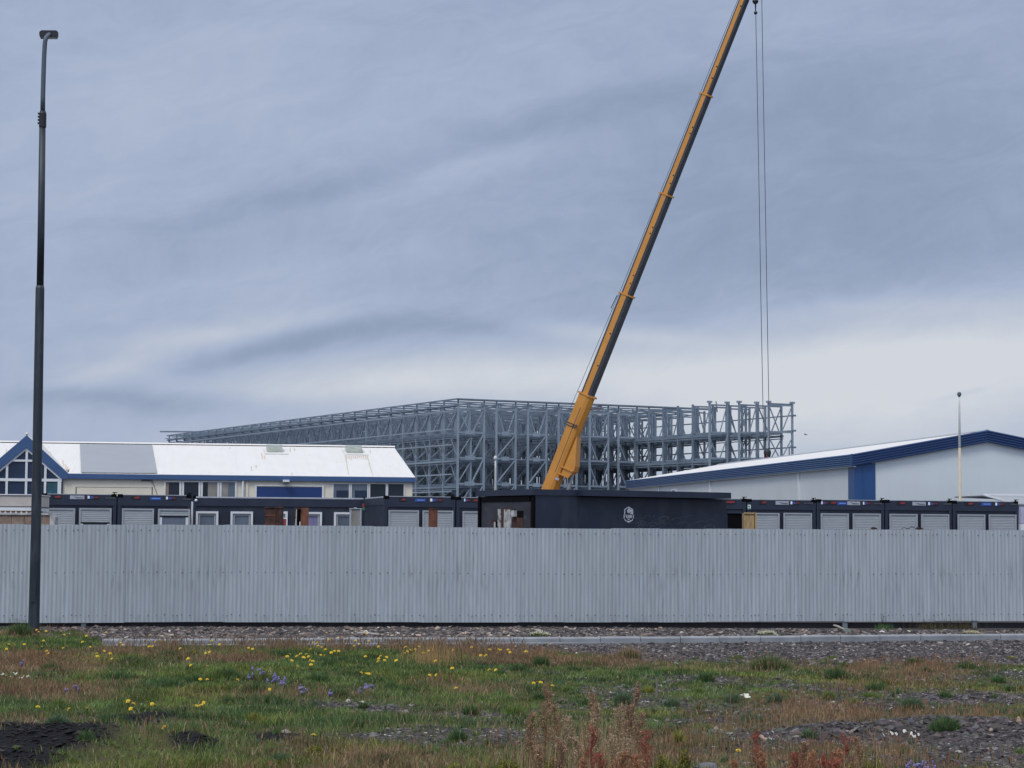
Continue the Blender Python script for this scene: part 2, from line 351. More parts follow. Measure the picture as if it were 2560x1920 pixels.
def brown(X, Y):
    px, py = gpx(X, Y)
    b = (fbm(X, Y, 1.6, 21) - .5) * 2.2 + .36
    for cx, cy, rx, ry, a in [(150, 1740, 320, 34, .6), (300, 1660, 380, 30, .5), (50, 1700, 200, 60, .4), (560, 1760, 200, 10, .4), (640, 1700, 60, 20, .3), (1300, 1640, 110, 14, .6), (1560, 1655, 120, 14, .4), (1700, 1640, 130, 12, .7),
                              (1850, 1665, 160, 18, .5), (2150, 1680, 130, 24, .6), (2340, 1695, 140, 20, .8), (2030, 1760, 120, 30, .7), (1650, 1880, 400, 30, .3), (560, 1655, 80, 16, .5),
                              (600, 1655, 900, 30, -.0), (800, 1670, 320, 22, -.8), (250, 1800, 260, 22, -.7), (600, 1850, 260, 34, -.6), (1060, 1680, 200, 14, -.6), (350, 1690, 90, 12, -.4),
                              (2450, 1745, 60, 12, .5), (900, 1890, 500, 18, .25), (120, 1640, 260, 14, .1)]:
        b = b + a * ell(px, py, cx, cy, rx, ry)
    return b

# ------------------------------------------------------------------ ground sheet, from under the camera to the horizon
xs = np.concatenate([[-4000, -1500, -600, -250, -110, -50, -28, -18], np.arange(-13, 13.01, .11), [18, 28, 50, 110, 250, 600, 1500, 4000]])
ys = np.concatenate([[-400, -80, -20, 0, 5, 9], np.arange(12, 43.01, .12), [46, 52, 62, 80, 120, 200, 400, 900, 2000, 5000]])
GX, GY = np.meshgrid(xs, ys); GZ = hgt(GX, GY)
nx, ny = len(xs), len(ys)
gm = bpy.data.meshes.new('ground')
co = np.stack([GX, GY, GZ], -1).reshape(-1, 3)
ii = np.arange(nx * ny).reshape(ny, nx)
fa = np.stack([ii[:-1, :-1], ii[:-1, 1:], ii[1:, 1:], ii[1:, :-1]], -1).reshape(-1, 4)
def raw_mesh(me, co, fa, k):
    me.vertices.add(len(co)); me.vertices.foreach_set('co', co.astype(np.float32).ravel())
    me.loops.add(fa.size); me.loops.foreach_set('vertex_index', fa.astype(np.int32).ravel())
    me.polygons.add(len(fa)); me.polygons.foreach_set('loop_start', np.arange(0, fa.size, k, dtype=np.int32))
    me.update(calc_edges=True); me.validate()
raw_mesh(gm, co, fa, 4)
cv = np.where((GY > 11) & (GY < 36) & (np.abs(GX) < 13.5), cover(GX, np.clip(GY, 11, 60)), 0).ravel()
dk = np.zeros_like(cv); _px, _py = gpx(GX, np.clip(GY, 11, 60)); _px = _px.ravel(); _py = _py.ravel()
for cx, cy, rx, ry, a in BARE[:7]: dk = np.maximum(dk, ell(_px, _py, cx, cy, rx * 1.1, ry * 1.1))
att = gm.color_attributes.new('cover', 'FLOAT_COLOR', 'POINT')
att.data.foreach_set('color', np.stack([cv, dk, cv * 0, cv * 0 + 1], -1).astype(np.float32).ravel())
gmat = bpy.data.materials.new('gravelly_ground'); gmat.use_nodes = True
N = gmat.node_tree.nodes; L = gmat.node_tree.links; B = N['Principled BSDF']; B.inputs['Roughness'].default_value = .95; B.inputs['Specular IOR Level'].default_value = .15
tcx = N.new('ShaderNodeTexCoord')
def gn(sc, det=5):
    n = N.new('ShaderNodeTexNoise'); n.inputs['Scale'].default_value = sc; n.inputs['Detail'].default_value = det; L.new(tcx.outputs['Object'], n.inputs[0]); return n.outputs[0]
def gmix(f, a, b):
    x = N.new('ShaderNodeMix'); x.data_type = 'RGBA'
    for s_, v_ in ((x.inputs[0], f), (x.inputs[6], a), (x.inputs[7], b)):
        if isinstance(v_, (tuple, float)): s_.default_value = v_
        else: L.new(v_, s_)
    return x.outputs[2]
def gmr(i, a, b, c=0., d=1.):
    r = N.new('ShaderNodeMapRange'); L.new(i, r.inputs[0])
    for k, v_ in enumerate((a, b, c, d)): r.inputs[k + 1].default_value = v_
    return r.outputs[0]
vor = N.new('ShaderNodeTexVoronoi'); vor.inputs['Scale'].default_value = 26; L.new(tcx.outputs['Object'], vor.inputs[0])
sep = N.new('ShaderNodeSeparateColor'); L.new(vor.outputs['Color'], sep.inputs[0])
g1 = gmix(sep.outputs[0], c3(.03, .027, .028), c3(.115, .104, .102))
g1 = gmix(gmr(gn(1.2), .35, .65), g1, c3(.055, .048, .046))
ca_ = N.new('ShaderNodeVertexColor'); ca_.layer_name = 'cover'; sc_ = N.new('ShaderNodeSeparateColor'); L.new(ca_.outputs[0], sc_.inputs[0])
veg = gmix(gmr(gn(3.0), .35, .65), c3(.065, .085, .028), c3(.105, .08, .042))
g2 = gmix(gmr(sc_.outputs[0], .1, .7), g1, veg)
g2 = gmix(gmr(sc_.outputs[1], .25, .6), g2, c3(.012, .012, .015))
L.new(g2, B.inputs['Base Color'])
bp = N.new('ShaderNodeBump'); bp.inputs['Strength'].default_value = .8; bp.inputs['Distance'].default_value = .03
L.new(vor.outputs['Distance'], bp.inputs['Height']); L.new(bp.outputs[0], B.inputs['Normal'])
gm.materials.append(gmat); gm.polygons.foreach_set('use_smooth', [True] * len(gm.polygons))
go = bpy.data.objects.new('ground', gm); C.objects.link(go)
tag(go, 'flat stony ground with patchy soil reaching to the horizon', 'ground', kind='structure')

# ================================================================== corrugated fence
FX0, FY0 = -1280 / F * 38.05, 38.05
FX1, FY1 = 1280 / F * 40.9, 40.9
fa_ = math.atan2(FY1 - FY0, FX1 - FX0); FD = Vector((math.cos(fa_), math.sin(fa_), 0)); FNv = Vector((math.sin(fa_), -math.cos(fa_), 0))
P_f = Vector((FX0, FY0, 0))
def fence_z(s, xsamp, ysamp):
    p = P_f + FD * s; pxx = 1280 + F * p.x / p.y
    y = np.interp(pxx, xsamp, ysamp)
    return at(pxx, y, p.y).z
TX = ([-300, 0, 500, 900, 1300, 1600, 2060, 2560, 2900], [1310, 1311, 1312, 1315.5, 1320, 1321.7, 1323, 1325, 1326])
BX = ([-300, 0, 560, 1120, 1680, 2060, 2560, 2900], [1558, 1557, 1555, 1555.5, 1555.5, 1553.5, 1552, 1551])
fence = thing('corrugated_fence', 'long pale grey corrugated metal fence standing on the gravel behind the kerb', 'fence', tuple(P_f), fa_)
SW = 0.076 * 12; s = -3.2; k = 0
while s < 23.6:
    mb = MB(); zt0, zt1 = fence_z(s, *TX), fence_z(s + SW, *TX); zb0, zb1 = fence_z(s, *BX), fence_z(s + SW, *BX)
    jt = random.uniform(-.006, .006); jb = random.uniform(-.008, .006); n = 96; tilt = random.uniform(-.004, .004)
    yo = -.004 * (k % 2) + random.uniform(-.003, .003)
    vs = []; NR = 5
    for i in range(n + 5):
        q = i / n * SW; t = q / SW; yv = -.0058 * math.cos(2 * PI * q / .076) + yo
        z0 = zb0 + (zb1 - zb0) * t + jb; z1 = zt0 + (zt1 - zt0) * t + jt
        for r in range(NR):
            w = r / (NR - 1); vs.append((s + q + tilt * w, yv - .0005 + .003 * math.sin(w * 7 + k), z0 + (z1 - z0) * w))
    fs = [(i * NR + r, (i + 1) * NR + r, (i + 1) * NR + r + 1, i * NR + r + 1) for i in range(n + 4) for r in range(NR - 1)]
    mb.add(vs, fs, 0)
    for row, off in ((0, .105), (1, None), (2, .125)):
        crests = [j * .076 * 2 + .0 for j in range(0, 6)] + ([.076] if row != 1 else [])
        for cxx in crests:
            if random.random() < .12: continue
            xx = s + cxx + random.uniform(-.004, .004) + .002
            zt = zt0 + (zt1 - zt0) * cxx / SW; zbb = zb0 + (zb1 - zb0) * cxx / SW
            zz = zt - off if row == 0 else (zbb + off if row == 2 else (zt + zbb) / 2 + .02)
            zz += random.uniform(-.012, .012); rr = random.uniform(.008, .0135)
            yv = -.008 + yo
            c_ = [(xx + rr * math.cos(a * PI / 3), yv, zz + rr * math.sin(a * PI / 3)) for a in range(6)]
            mb.prism(c_, (0, -.006, 0), 1)
    obj('sheet_panel', mb, [M_sheet, M_screw], fence, True)
    s += SW; k += 1
for nm, (z0, z1), mt in (('gap_shade_strip', (-.06, .105), M_darkwood), ('middle_rail', (.92, 1.0), M_darkwood), ('top_rail', (1.70, 1.78), M_darkwood)):  # lowest one is a dark strip added for the shade under the sheets
    obj(nm, MB().box(-3.2, 23.7, .10, .15, z0, z1), mt, fence)
for i, pxx in enumerate([-150, 209, 560, 905, 1250, 1600, 1900, 2113, 2437, 2700]):
    d = ray(pxx, 1560); sp = (P_f + FNv * -.06)
    p = onplane(pxx, 1560, P_f - FNv * .02, FNv); lx = (p - P_f).dot(FD)
    obj('post', MB().box(lx - .045, lx + .045, .018, .095, -.1 if pxx in (209, 2113, 2437) else .106, 1.72), M_zincpost, fence)

# ================================================================== kerb
def gpt(px, py): p = onz(px, py, 0); return Vector((p.x, p.y, 0))
kp = [gpt(255, 1617), gpt(560, 1615.5), gpt(900, 1613), gpt(1400, 1611), gpt(1800, 1608.5), gpt(2200, 1604.5), gpt(2600, 1601), gpt(2900, 1597)]
kerb = thing('kerb', 'low pale concrete kerb running along the gravel before the fence', 'kerb'); kerb['kind'] = 'structure'
mb = MB(); kk = []
for i in range(len(kp) - 1):
    nseg = 4
    for j in range(nseg): kk.append(kp[i].lerp(kp[i + 1], j / nseg))
kk.append(kp[-1])
for i in range(len(kk) - 1):
    a, b = kk[i], kk[i + 1]; d = (b - a).normalized(); nrm = Vector((-d.y, d.x, 0)); ja = random.uniform(-.004, .004)
    prof = [(0, -.06), (0, .088), (.012, .104), (.03, .112), (.14, .112), (.14, -.06)]
    aa = a + d * .006; bb = b - d * .006
    vs = [q + nrm * u + Vector((0, 0, z + ja)) for q in (aa, bb) for u, z in prof]
    mb.add(vs, [(j, j + 1, j + 7, j + 6) for j in range(5)] + [(5, 4, 3, 2, 1, 0), (6, 7, 8, 9, 10, 11)])
obj('kerb_stone', mb, M_conc, kerb)
mb = MB()
for i in range(0, 14):
    a, b = kk[i], kk[i + 1]; d = (b - a).normalized(); nrm = Vector((-d.y, d.x, 0))
    w_ = np.interp(i, [0, 9, 14], [.3, .28, .06])
    mb.prism([a - nrm * w_, b - nrm * w_, b - nrm * .03, a - nrm * .03], (0, 0, .035))
obj('gutter_strip', mb, M_conc, kerb)

# ================================================================== street lamp
LB = gpt(84, 1586); LY = LB.y
def lp(px, py): return at(px, py, LY)
lamp = thing('street_lamp', 'tall dark grey street lamp standing in the grass at the left before the fence', 'street lamp', tuple(LB))
def ll(px, py): return lp(px, py) - LB
m = LY / F
obj('lower_pole', MB().tube([ll(84, 1600), ll(84.5, 1570), ll(90, 1320), ll(100, 722), ll(100.3, 714)], [14.2 * m, 14 * m, 12.6 * m, 11 * m, 9.6 * m], 20), M_lamp, lamp, True)
obj('middle_pole', MB().tube([ll(100.3, 716), ll(103, 560), ll(106.5, 282)], [9 * m, 8.8 * m, 8 * m], 16), M_lamp, lamp, True)
mb = MB().tube([ll(106.5, 318), ll(107, 284), ll(107.2, 278)], [9.3 * m, 9.3 * m, 7 * m], 16)
for q in range(4): mb.box(ll(97.5, 300)[0] - .02, ll(97.5, 300)[0] + .01, -.02, .02, ll(97, 310 - q * 8)[2], ll(97, 306 - q * 8)[2])
obj('collar', mb, M_lamphead, lamp)
a1 = [ll(106.8, 282), ll(107.3, 241), ll(108.7, 188), ll(110.2, 143), ll(111.8, 115), ll(112.8, 104), ll(115.2, 94), ll(122, 84.5)]
a1[-1] = a1[-1] + Vector((-.015, .07, .0)); a1.append(a1[-1] + Vector((.0, .10, .03)))
obj('arm', MB().tube(a1, [6.2 * m, 6.1 * m, 6 * m, 5.9 * m, 5.8 * m, 5.8 * m, 5.8 * m, 5.8 * m, 5.6 * m], 14), M_lamparm, lamp, True)
hc = a1[-1] + Vector((-.008, .02, .0)); w2 = .165; mb = MB()
pr = [(-w2, -.02), (-w2 * .86, -.06), (w2 * .86, -.06), (w2, -.02), (w2, .025), (w2 * .8, .055), (-w2 * .8, .055), (-w2, .025)]
v1 = [hc + Vector((u, -.1, z)) for u, z in pr]; v2 = [hc + Vector((u * 1.0 - .05, .16, z + .02)) for u, z in pr]
mb.add(v1 + v2, [tuple(range(7, -1, -1)), tuple(range(8, 16))] + [(i, (i + 1) % 8, (i + 1) % 8 + 8, i + 8) for i in range(8)])
hd = obj('lamp_head', mb, M_lamphead, lamp)
obj('lens', MB().box(hc.x - .12, hc.x + .12, hc.y - .06, hc.y + .1, hc.z - .056, hc.z - .05), M_lens, hd)
obj('service_door', MB().box(-.04, .04, -.108, -.098, .55, .95), M_lamp, lamp)

# ================================================================== containers
SIGNK = {'red': 0, 'silver': 1, 'blue': 2, 'combo': 3, 'grey': 4}
def shutter_mb(x0, x1, z0, z1, y):
    mb = MB(); n = max(2, int((z1 - z0) / .055)); vs = []; pr = []
    for i in range(n):
        za = z1 - (z1 - z0) * i / n; h = (z1 - z0) / n
        pr += [(y, za), (y - .007, za - h * .3), (y - .007, za - h * .75), (y, za - h * .97)]
    pr.append((y, z0))
    for (yy_, zz_) in pr: vs += [(x0, yy_, zz_), (x1, yy_, zz_)]
    mb.add(vs, [(2 * i, 2 * i + 2, 2 * i + 3, 2 * i + 1) for i in range(len(pr) - 1)]); return mb
def add_shutter_window(fr, par, pxa, pxb, pyt, drop=None, z0=None, y=0.0):
    """roller-shutter window between two photo columns; drop = z of shutter's lower edge"""
    x0, zt = fr.hit(pxa, pyt, y); x1, _ = fr.hit(pxb, pyt, y); zb = (z0 if z0 else zt - 1.25)
    f = MB(); t = .055; yq = y - .045
    f.box(x0, x0 + t, yq, y + .0, zb, zt); f.box(x1 - t, x1, yq, y, zb, zt); f.box(x0 + t, x1 - t, yq, y, zt - .05, zt); f.box(x0 + t, x1 - t, yq - .02, y, zb, zb + .05)
    w = obj('window', f, M_shframe, par)
    zl = drop if drop is not None else zb + .05
    obj('shutter', shutter_mb(x0 + t, x1 - t, zl, zt - .05, y - .012), M_shutter, w)
    if drop is not None:
        obj('shutter_lip', MB().box(x0 + t, x1 - t, y - .04, y - .004, zl - .035, zl), M_gap, w)
        obj('pane', MB().box(x0 + t + .08, x1 - t - .08, y - .014, y - .006, zb + .05, zl - .035), M_glassg, w)
        obj('inner_frame', MB().box(x0 + t, x0 + t + .08, y - .03, y - .004, zb + .05, zl - .035).box(x1 - t - .08, x1 - t, y - .03, y - .004, zb + .05, zl - .035), M_white, w)
    return w
def add_sign(fr, par, pxa, pxb, pyc, kind, y=0.0, h=None):
    xa, z = fr.hit(pxa, pyc, y); xb, _ = fr.hit(pxb, pyc, y); h = h or 9.0 / F * (fr.O.y); w = xb - xa
    z0, z1 = z - h / 2, z + h / 2; yb = y - .012; yf = y - .017
    mb = MB()
    if kind == 'red':
        mb.box(xa - w * .7, xb + w * .2, yb, y, z0, z1, 0); mb.box(xa, xb, yf, yb, z - h * .22, z + h * .18, 1); mb.box(xa + w * .3, xb + w * .1, yf, yb, z + h * .2, z + h * .3, 1); ms = [M_sigblk, M_red]
    elif kind == 'silver':
        mb.box(xa, xb, yb, y, z0, z1, 0)
        mb.prism([(xa + w * .25, yb, z + h * .28), (xa + w * .45, yb, z + h * .05), (xa + w * .95, yb, z - h * .1), (xa + w * .9, yb, z - h * .28), (xa + w * .45, yb, z - h * .22)], (0, -.005, 0), 1); ms = [M_silver, M_siggry]
    elif kind == 'blue':
        mb.box(xa, xb, yb, y, z0, z1 - h * .1, 0); mb.box(xa + w * .2, xb - w * .1, yf, yb, z - h * .12, z + h * .1, 1); ms = [M_bluesg, mat('sign_pale_blue', c3(.2, .35, .8), .5) if 'sign_pale_blue' not in bpy.data.materials else bpy.data.materials['sign_pale_blue']]
    elif kind == 'combo':
        mb.box(xa, xb, yb, y, z0, z1, 0); mb.box(xa, xa + w * .18, yf, yb, z0 + h * .1, z1 - h * .1, 1); mb.box(xa + w * .18, xa + w * .5, yf, yb, z0 + h * .12, z1 - h * .2, 2)
        mb.prism([(xa + w * .6 + h * .22 * math.cos(a), yb, z + h * .22 * math.sin(a)) for a in [q * PI / 3 for q in range(6)]], (0, -.005, 0), 3); mb.box(xa + w * .72, xb - w * .06, yf, yb, z - h * .14, z + h * .12, 3); ms = [M_sigblk, M_sigw, M_bluesg, M_red]
    else:
        mb.box(xa, xb, y - .006, y, z0 + h * .2, z1 - h * .2, 0)
        for q in range(7): mb.box(xa + w * (.06 + .13 * q), xa + w * (.14 + .13 * q), y - .011, y - .006, z - h * .15, z + h * .18, 1)
        ms = [M_sigblk, M_siggry]
    obj('sign', mb, ms, par)
def container(fr, label, W_, D_, top, group=None, posts=True, lugs=(True, True)):
    t = thing('site_container', label, 'container', tuple(fr.O), fr.a, group)
    obj('body', MB().box(.02, W_ - .02, .05, D_ - .02, .12, top - .08), M_navy, t)
    bm_ = MB().box(0, W_, 0, .12, top - .36, top - .018).box(0, W_, D_ - .1, D_, top - .3, top - .05).box(0, .1, .12, D_ - .1, top - .3, top - .05).box(W_ - .1, W_, .12, D_ - .1, top - .3, top - .05)
    obj('top_beam', bm_, M_navylt, t)
    for x_ in (0, W_ - .12):
        for y_ in (0.006, D_ - .126): obj('corner_post', MB().box(x_ + .004, x_ + .116, y_, y_ + .12, 0, top - .362), M_navylt, t)
    obj('roof', MB().box(.12, W_ - .12, .0, .125, top - .017, top + .002).box(.12, W_ - .12, .126, D_ - .1, top - .05, top + .002), M_roofedge, t)
    lm = MB()
    for x_ in (0.0, W_ - .17):
        for y_ in (-.004, D_ - .17): lm.box(x_, x_ + .17, y_, y_ + .17, top - .1, top + .012)
    lm.box(W_ - .1, W_ - .06, .03, .07, top + .012, top + .07); lm.box(W_ - .14, W_ + .02, .03, .06, top + .05, top + .075)
    obj('corner_casting', lm, M_gap, t)
    return t
def row(px0, Y0, px1, Y1, n):
    A = at(px0, 1300, Y0); B_ = at(px1, 1300, Y1); a = math.atan2(B_.y - A.y, B_.x - A.x); w = math.hypot(B_.x - A.x, B_.y - A.y) / n
    return [Frame((A.x + math.cos(a) * w * i, A.y + math.sin(a) * w * i), a) for i in range(n)], w
grp = 'navy site containers in a row behind the fence'
def cont_run(frames, w, tops, labels, shut, signs, D_=6.06):
    out = []
    for i, fr in enumerate(frames):
        _, top = fr.hit(tops[i][0], tops[i][1], 0)
        c = container(fr, labels[i], w - .03, D_, top, grp)
        for sh in shut[i]: add_shutter_window(fr, c, *sh)
        for sg in signs[i]: add_sign(fr, c, *sg)
        out.append(c)
    return out
frs, w = row(103, 66.9, 480, 68.0, 2)
_, zd = frs[0].hit(220, 1306); _, zd2 = frs[1].hit(430, 1290)
cont_run(frs, w, [(200, 1235), (380, 1237)],
    ['navy container beside the lamp post, silver plate on its top beam', 'navy container second from the lamp post, one shutter half raised'],
    [[(107, 188, 1270), (198, 279, 1270, zd)], [(305, 385, 1271), (395, 475, 1272, zd2)]],
    [[(137, 151, 1242, 'red'), (175, 211, 1243, 'silver'), (219, 247, 1243, 'combo'), (262, 290, 1245, 'grey')], [(336, 348, 1244, 'red'), (375, 403, 1246, 'blue'), (415, 440, 1245, 'combo'), (455, 478, 1248, 'grey')]])
frs, w = row(960, 70.0, 1318, 71.3, 2)
c4, c5 = cont_run(frs, w, [(1050, 1241), (1170, 1243)],
    ['navy container with a bare brown door leaning before its right shutter', 'navy container partly hidden by the black cabin, one grey shutter showing'],
    [[(971, 1047, 1275), (1056, 1133, 1276)], [(1156, 1232, 1278)]],
    [[(1004, 1013, 1249, 'red'), (1037, 1064, 1250, 'blue'), (1075, 1106, 1250, 'combo')], [(1160, 1176, 1250, 'combo'), (1184, 1196, 1251, 'red'), (1198, 1209, 1251, 'blue')]])
frs, w = row(1700, 72.7, 1868, 73.2, 1)
cc = cont_run(frs, w, [(1850, 1247)], ['navy container with recessed doorway between the black cabin and plywood crate'], [[]],
    [[(1816, 1836, 1255, 'red')]])[0]
fr6 = frs[0]; xa, za = fr6.hit(1820, 1280); xb, _ = fr6.hit(1856, 1280)
obj('door', MB().box(xa, xb, .02, .048, .3, za - .05), M_gap, cc); obj('door_lintel', MB().box(xa - .02, xb + .02, -.02, .05, za - .045, za + .02), M_navylt, cc)
frs, w = row(1868, 73.2, 2548, 75.4, 4)
cont_run(frs, w, [(1950, 1249), (2120, 1249.5), (2300, 1251), (2460, 1253)],
    ['navy container behind the plywood crate with silver plate on its beam', 'navy container right of the plywood crate carrying six small signs', 'navy container in front of the flagpole\'s left side, second from the right end', 'navy container at the right end of the row'],
    [[(1878, 1948, 1282), (1958, 2029, 1282)], [(2051, 2121, 1283), (2131, 2201, 1283.5)], [(2223, 2293, 1284.5), (2302, 2372, 1285)], [(2393, 2462, 1285.5), (2471, 2540, 1286)]],
    [[(1905, 1915, 1256, 'red'), (1939, 1972, 1257, 'silver'), (1976, 2000, 1257, 'combo'), (2008, 2034, 1258, 'grey')],
     [(2053, 2070, 1257, 'combo'), (2078, 2090, 1257, 'red'), (2093, 2117, 1258, 'blue'), (2118, 2150, 1258, 'silver'), (2157, 2176, 1258, 'combo'), (2183, 2206, 1259, 'grey')],
     [(2250, 2262, 1258, 'red'), (2281, 2314, 1259, 'silver'), (2320, 2345, 1259, 'combo'), (2357, 2380, 1260, 'grey')],
     [(2420, 2432, 1259, 'red'), (2453, 2478, 1260, 'blue'), (2488, 2512, 1260, 'combo'), (2524, 2545, 1261, 'grey')]])
# emergency sign on the container by the crate
fr7 = frs[0]; xa, za = fr7.hit(1869, 1262); xb, zb_ = fr7.hit(1876, 1273)
t = thing('exit_sign', 'small green and white running-man exit sign on navy container wall', 'sign', tuple(fr7.O), fr7.a)
obj('plate', MB().box(xa, xb, -.03, -.006, zb_, za), M_sigw, t); obj('arrow', MB().box(xa + .015, xb - .03, -.036, -.03, zb_ + .06, za - .02).box(xa + .015, xb - .015, -.036, -.03, zb_ + .01, zb_ + .04), M_green, t)

# long navy cabin with white windows
frs, w = row(482, 73.0, 915, 73.9, 1); fr = frs[0]; _, top = fr.hit(700, 1243)
cab = thing('site_cabin', 'long navy site cabin with a row of white framed windows', 'cabin', tuple(fr.O), fr.a)
obj('body', MB().box(.02, w - .02, .05, 2.42, .12, top - .07), M_navy, cab)
obj('top_beam', MB().box(0, w, 0, .1, top - .33, top - .05).box(0, .1, .1, 2.44, top - .33, top - .05).box(w - .1, w, .1, 2.44, top - .33, top - .05).box(0, .11, .004, .1, .1, top - .332).box(w - .11, w, .004, .1, .1, top - .332), M_navylt, cab)
obj('roof', MB().box(.1, w - .1, -.01, 2.4, top - .05, top), M_roofedge, cab)
obj('corner_casting', MB().box(0, .17, -.006, .17, top - .1, top + .03).box(w - .17, w, -.006, .17, top - .1, top + .03), M_gap, cab)
for i, cx in enumerate((518, 604.5, 691, 777, 863)):
    x0, zt = fr.hit(cx - 28, 1278 + i * .6); x1, _ = fr.hit(cx + 28, 1278); zb_ = zt - 1.2; f = MB(); t = .075; y0 = -.05
    f.box(x0, x0 + t, y0, .05, zb_, zt).box(x1 - t, x1, y0, .05, zb_, zt).box(x0 + t, x1 - t, y0, .05, zt - t, zt).box(x0 - .03, x1 + .03, y0 - .05, .05, zb_ - .05, zb_)
    wd = obj('window', f, M_white, cab); t2 = .06
    xa_, xb_ = x0 + t + .012, x1 - t - .012; zt_ = zt - t - .012
    obj('sash', MB().box(xa_, xa_ + t2, .0, .045, zb_, zt_).box(xb_ - t2, xb_, .0, .045, zb_, zt_).box(xa_ + t2, xb_ - t2, .0, .045, zt_ - t2, zt_), M_shframe, wd)
    obj('pane', MB().box(xa_ + t2, xb_ - t2, .03, .046, zb_, zt_ - t2), M_glassl if i == 3 else M_glassg, wd)
xx, zz = fr.hit(490, 1251); obj('wall_lamp', MB().ball((xx, -.02, zz), .055, 0, 10), M_white, cab, True)
pf = Frame((at(480, 1300, 72.6).x, 72.6), fr.a); _, zz = pf.hit(480, 1254)
o = obj('downpipe', MB().tube([(0, 0, 0), (0, 0, zz)], .032, 8), M_white); o.location = pf.O; tag(o, 'thin white pipe rising beside the left corner of the long navy cabin', 'pipe')
sg = thing('hazard_sign', 'small red and green sign beside the grey cabinet, right of the cabin windows', 'sign', tuple(at(910, 1300, 73.4) * 1.0)); p = at(905.5, 1259, 73.4); q = at(915.5, 1275.5, 73.4); sg.location = (p.x, p.y - .02, q.z)
hh = p.z - q.z; obj('red_plate', MB().box(0, q.x - p.x, 0, .02, hh * .45, hh), M_red, sg); obj('green_plate', MB().box(0.02, q.x - p.x, 0, .02, 0, hh * .44), M_green, sg)

# ================================================================== black cabin with emblem
fb = Frame((at(1334, 1300, 51).x, 51), math.radians(31.8)); BL, BW = fb.hit(1816, 1280)[0], 2.54
_, ztop = fb.hit(1334, 1222); blk = thing('black_cabin', 'black flat-roofed cabin with a white hexagonal emblem reading FUNI', 'cabin', tuple(fb.O), fb.a)
obj('wall', MB().box(0, BL, 0, BW, .1, ztop - .17), M_black, blk)
xs_, _ = fb.hit(1441, 1280)
obj('wall_panel', MB().box(.02, xs_, -.05, -.003, .1, ztop - .10), M_black, blk)
x1_, _ = fb.hit(1828, 1240, -.3)
obj('roof', MB().box(xs_, x1_, -.30, BW + .1, ztop - .155, ztop).box(-.08, xs_, -.08, BW + .1, ztop - .155, ztop - .01), M_navylt, blk)
obj('trim', MB().box(-.06, -.01, BW - .06, BW + .03, .1, ztop - .17).box(-.05, .0, -.055, .03, .1, ztop - .17).box(-.055, -.004, .1, BW - .14, ztop - .30, ztop - .17), M_gap, blk)
# worn end wall
obj('end_wall', MB().box(-.03, -.003, .1, BW - .13, .1, ztop - .31), M_blackl, blk)
def bq(mb, pxa, pxb, pya, pyb, d0, d1, mi=0):
    ya, za = fb.hitx(pxa, pya, -.03); yb, zb__ = fb.hitx(pxb, pyb, -.03); mb.box(-.03 - d1, -.03 - d0, min(ya, yb), max(ya, yb), min(za, zb__), max(za, zb__), mi); return mb
obj('rusty_frame', bq(bq(bq(bq(bq(MB(), 1232, 1235.5, 1299, 1321, 0, .04), 1235.5, 1249, 1299, 1302, 0, .04), 1256, 1262, 1272, 1321, 0, .035), 1262, 1290, 1271, 1274.5, 0, .03), 1281, 1308, 1294, 1321, 0, .012), M_rust, blk)
obj('opening', bq(bq(MB(), 1240, 1249, 1305, 1321, 0, .01), 1293, 1308.5, 1277, 1293.5, 0, .014), M_gap, blk)
obj('white_post', bq(bq(MB(), 1249.5, 1255.8, 1273, 1321, 0, .06), 1236, 1240, 1304, 1321, 0, .02), M_stain, blk)
gmb = MB(); gpts = []
for (a_, b_) in ((1263, 1274), (1278, 1274), (1281.5, 1280), (1283, 1290), (1281, 1303), (1279, 1321), (1262, 1321)):
    y_, z_ = fb.hitx(a_, b_, -.03); gpts.append((-.03, y_, z_))
gmb.prism(gpts, (-.035, 0, 0)); obj('torn_panel', gmb, M_stain, blk)
obj('white_box', bq(MB(), 1286.5, 1293.5, 1276, 1291.5, .0, .1), M_stain, blk)
# emblem
def face(mb, pts, mi=0, d=.004):
    v = []
    for (a_, b_) in pts:
        x_, z_ = fb.hit(a_, b_, 0); v.append((x_, -.003, z_))
    mb.prism(v, (0, -d, 0), mi)
def z4(x, y): return 1180 + x * .23146, 960 + y * .23146
em = MB()
def stroke(pts, w):
    for i in range(len(pts) - 1):
        (xa, ya), (xb, yb) = pts[i], pts[i + 1]; l = math.hypot(xb - xa, yb - ya); nx_, ny_ = -(yb - ya) / l * w / 2, (xb - xa) / l * w / 2
        ex, ey = (xb - xa) / l * w * .3, (yb - ya) / l * w * .3
        face(em, [z4(xa - ex + nx_, ya - ey + ny_), z4(xb + ex + nx_, yb + ey + ny_), z4(xb + ex - nx_, yb + ey - ny_), z4(xa - ex - nx_, ya - ey - ny_)])
stroke([(1648, 1405), (1648, 1356), (1690, 1328), (1734, 1356), (1734, 1405)], 10)
stroke([(1650, 1458), (1650, 1470), (1690, 1494), (1732, 1470), (1732, 1458)], 7)
face(em, [z4(*p) for p in ((1692, 1338), (1728, 1362), (1730, 1404), (1706, 1404), (1714, 1386), (1704, 1376), (1700, 1398), (1690, 1392), (1680, 1364))])
face(em, [z4(*p) for p in ((1672, 1372), (1682, 1350), (1688, 1372), (1686, 1396), (1678, 1388))])
face(em, [z4(*p) for p in ((1676, 1458), (1704, 1458), (1690, 1472))])
stroke([(1668, 1478), (1690, 1486), (1712, 1474)], 4)
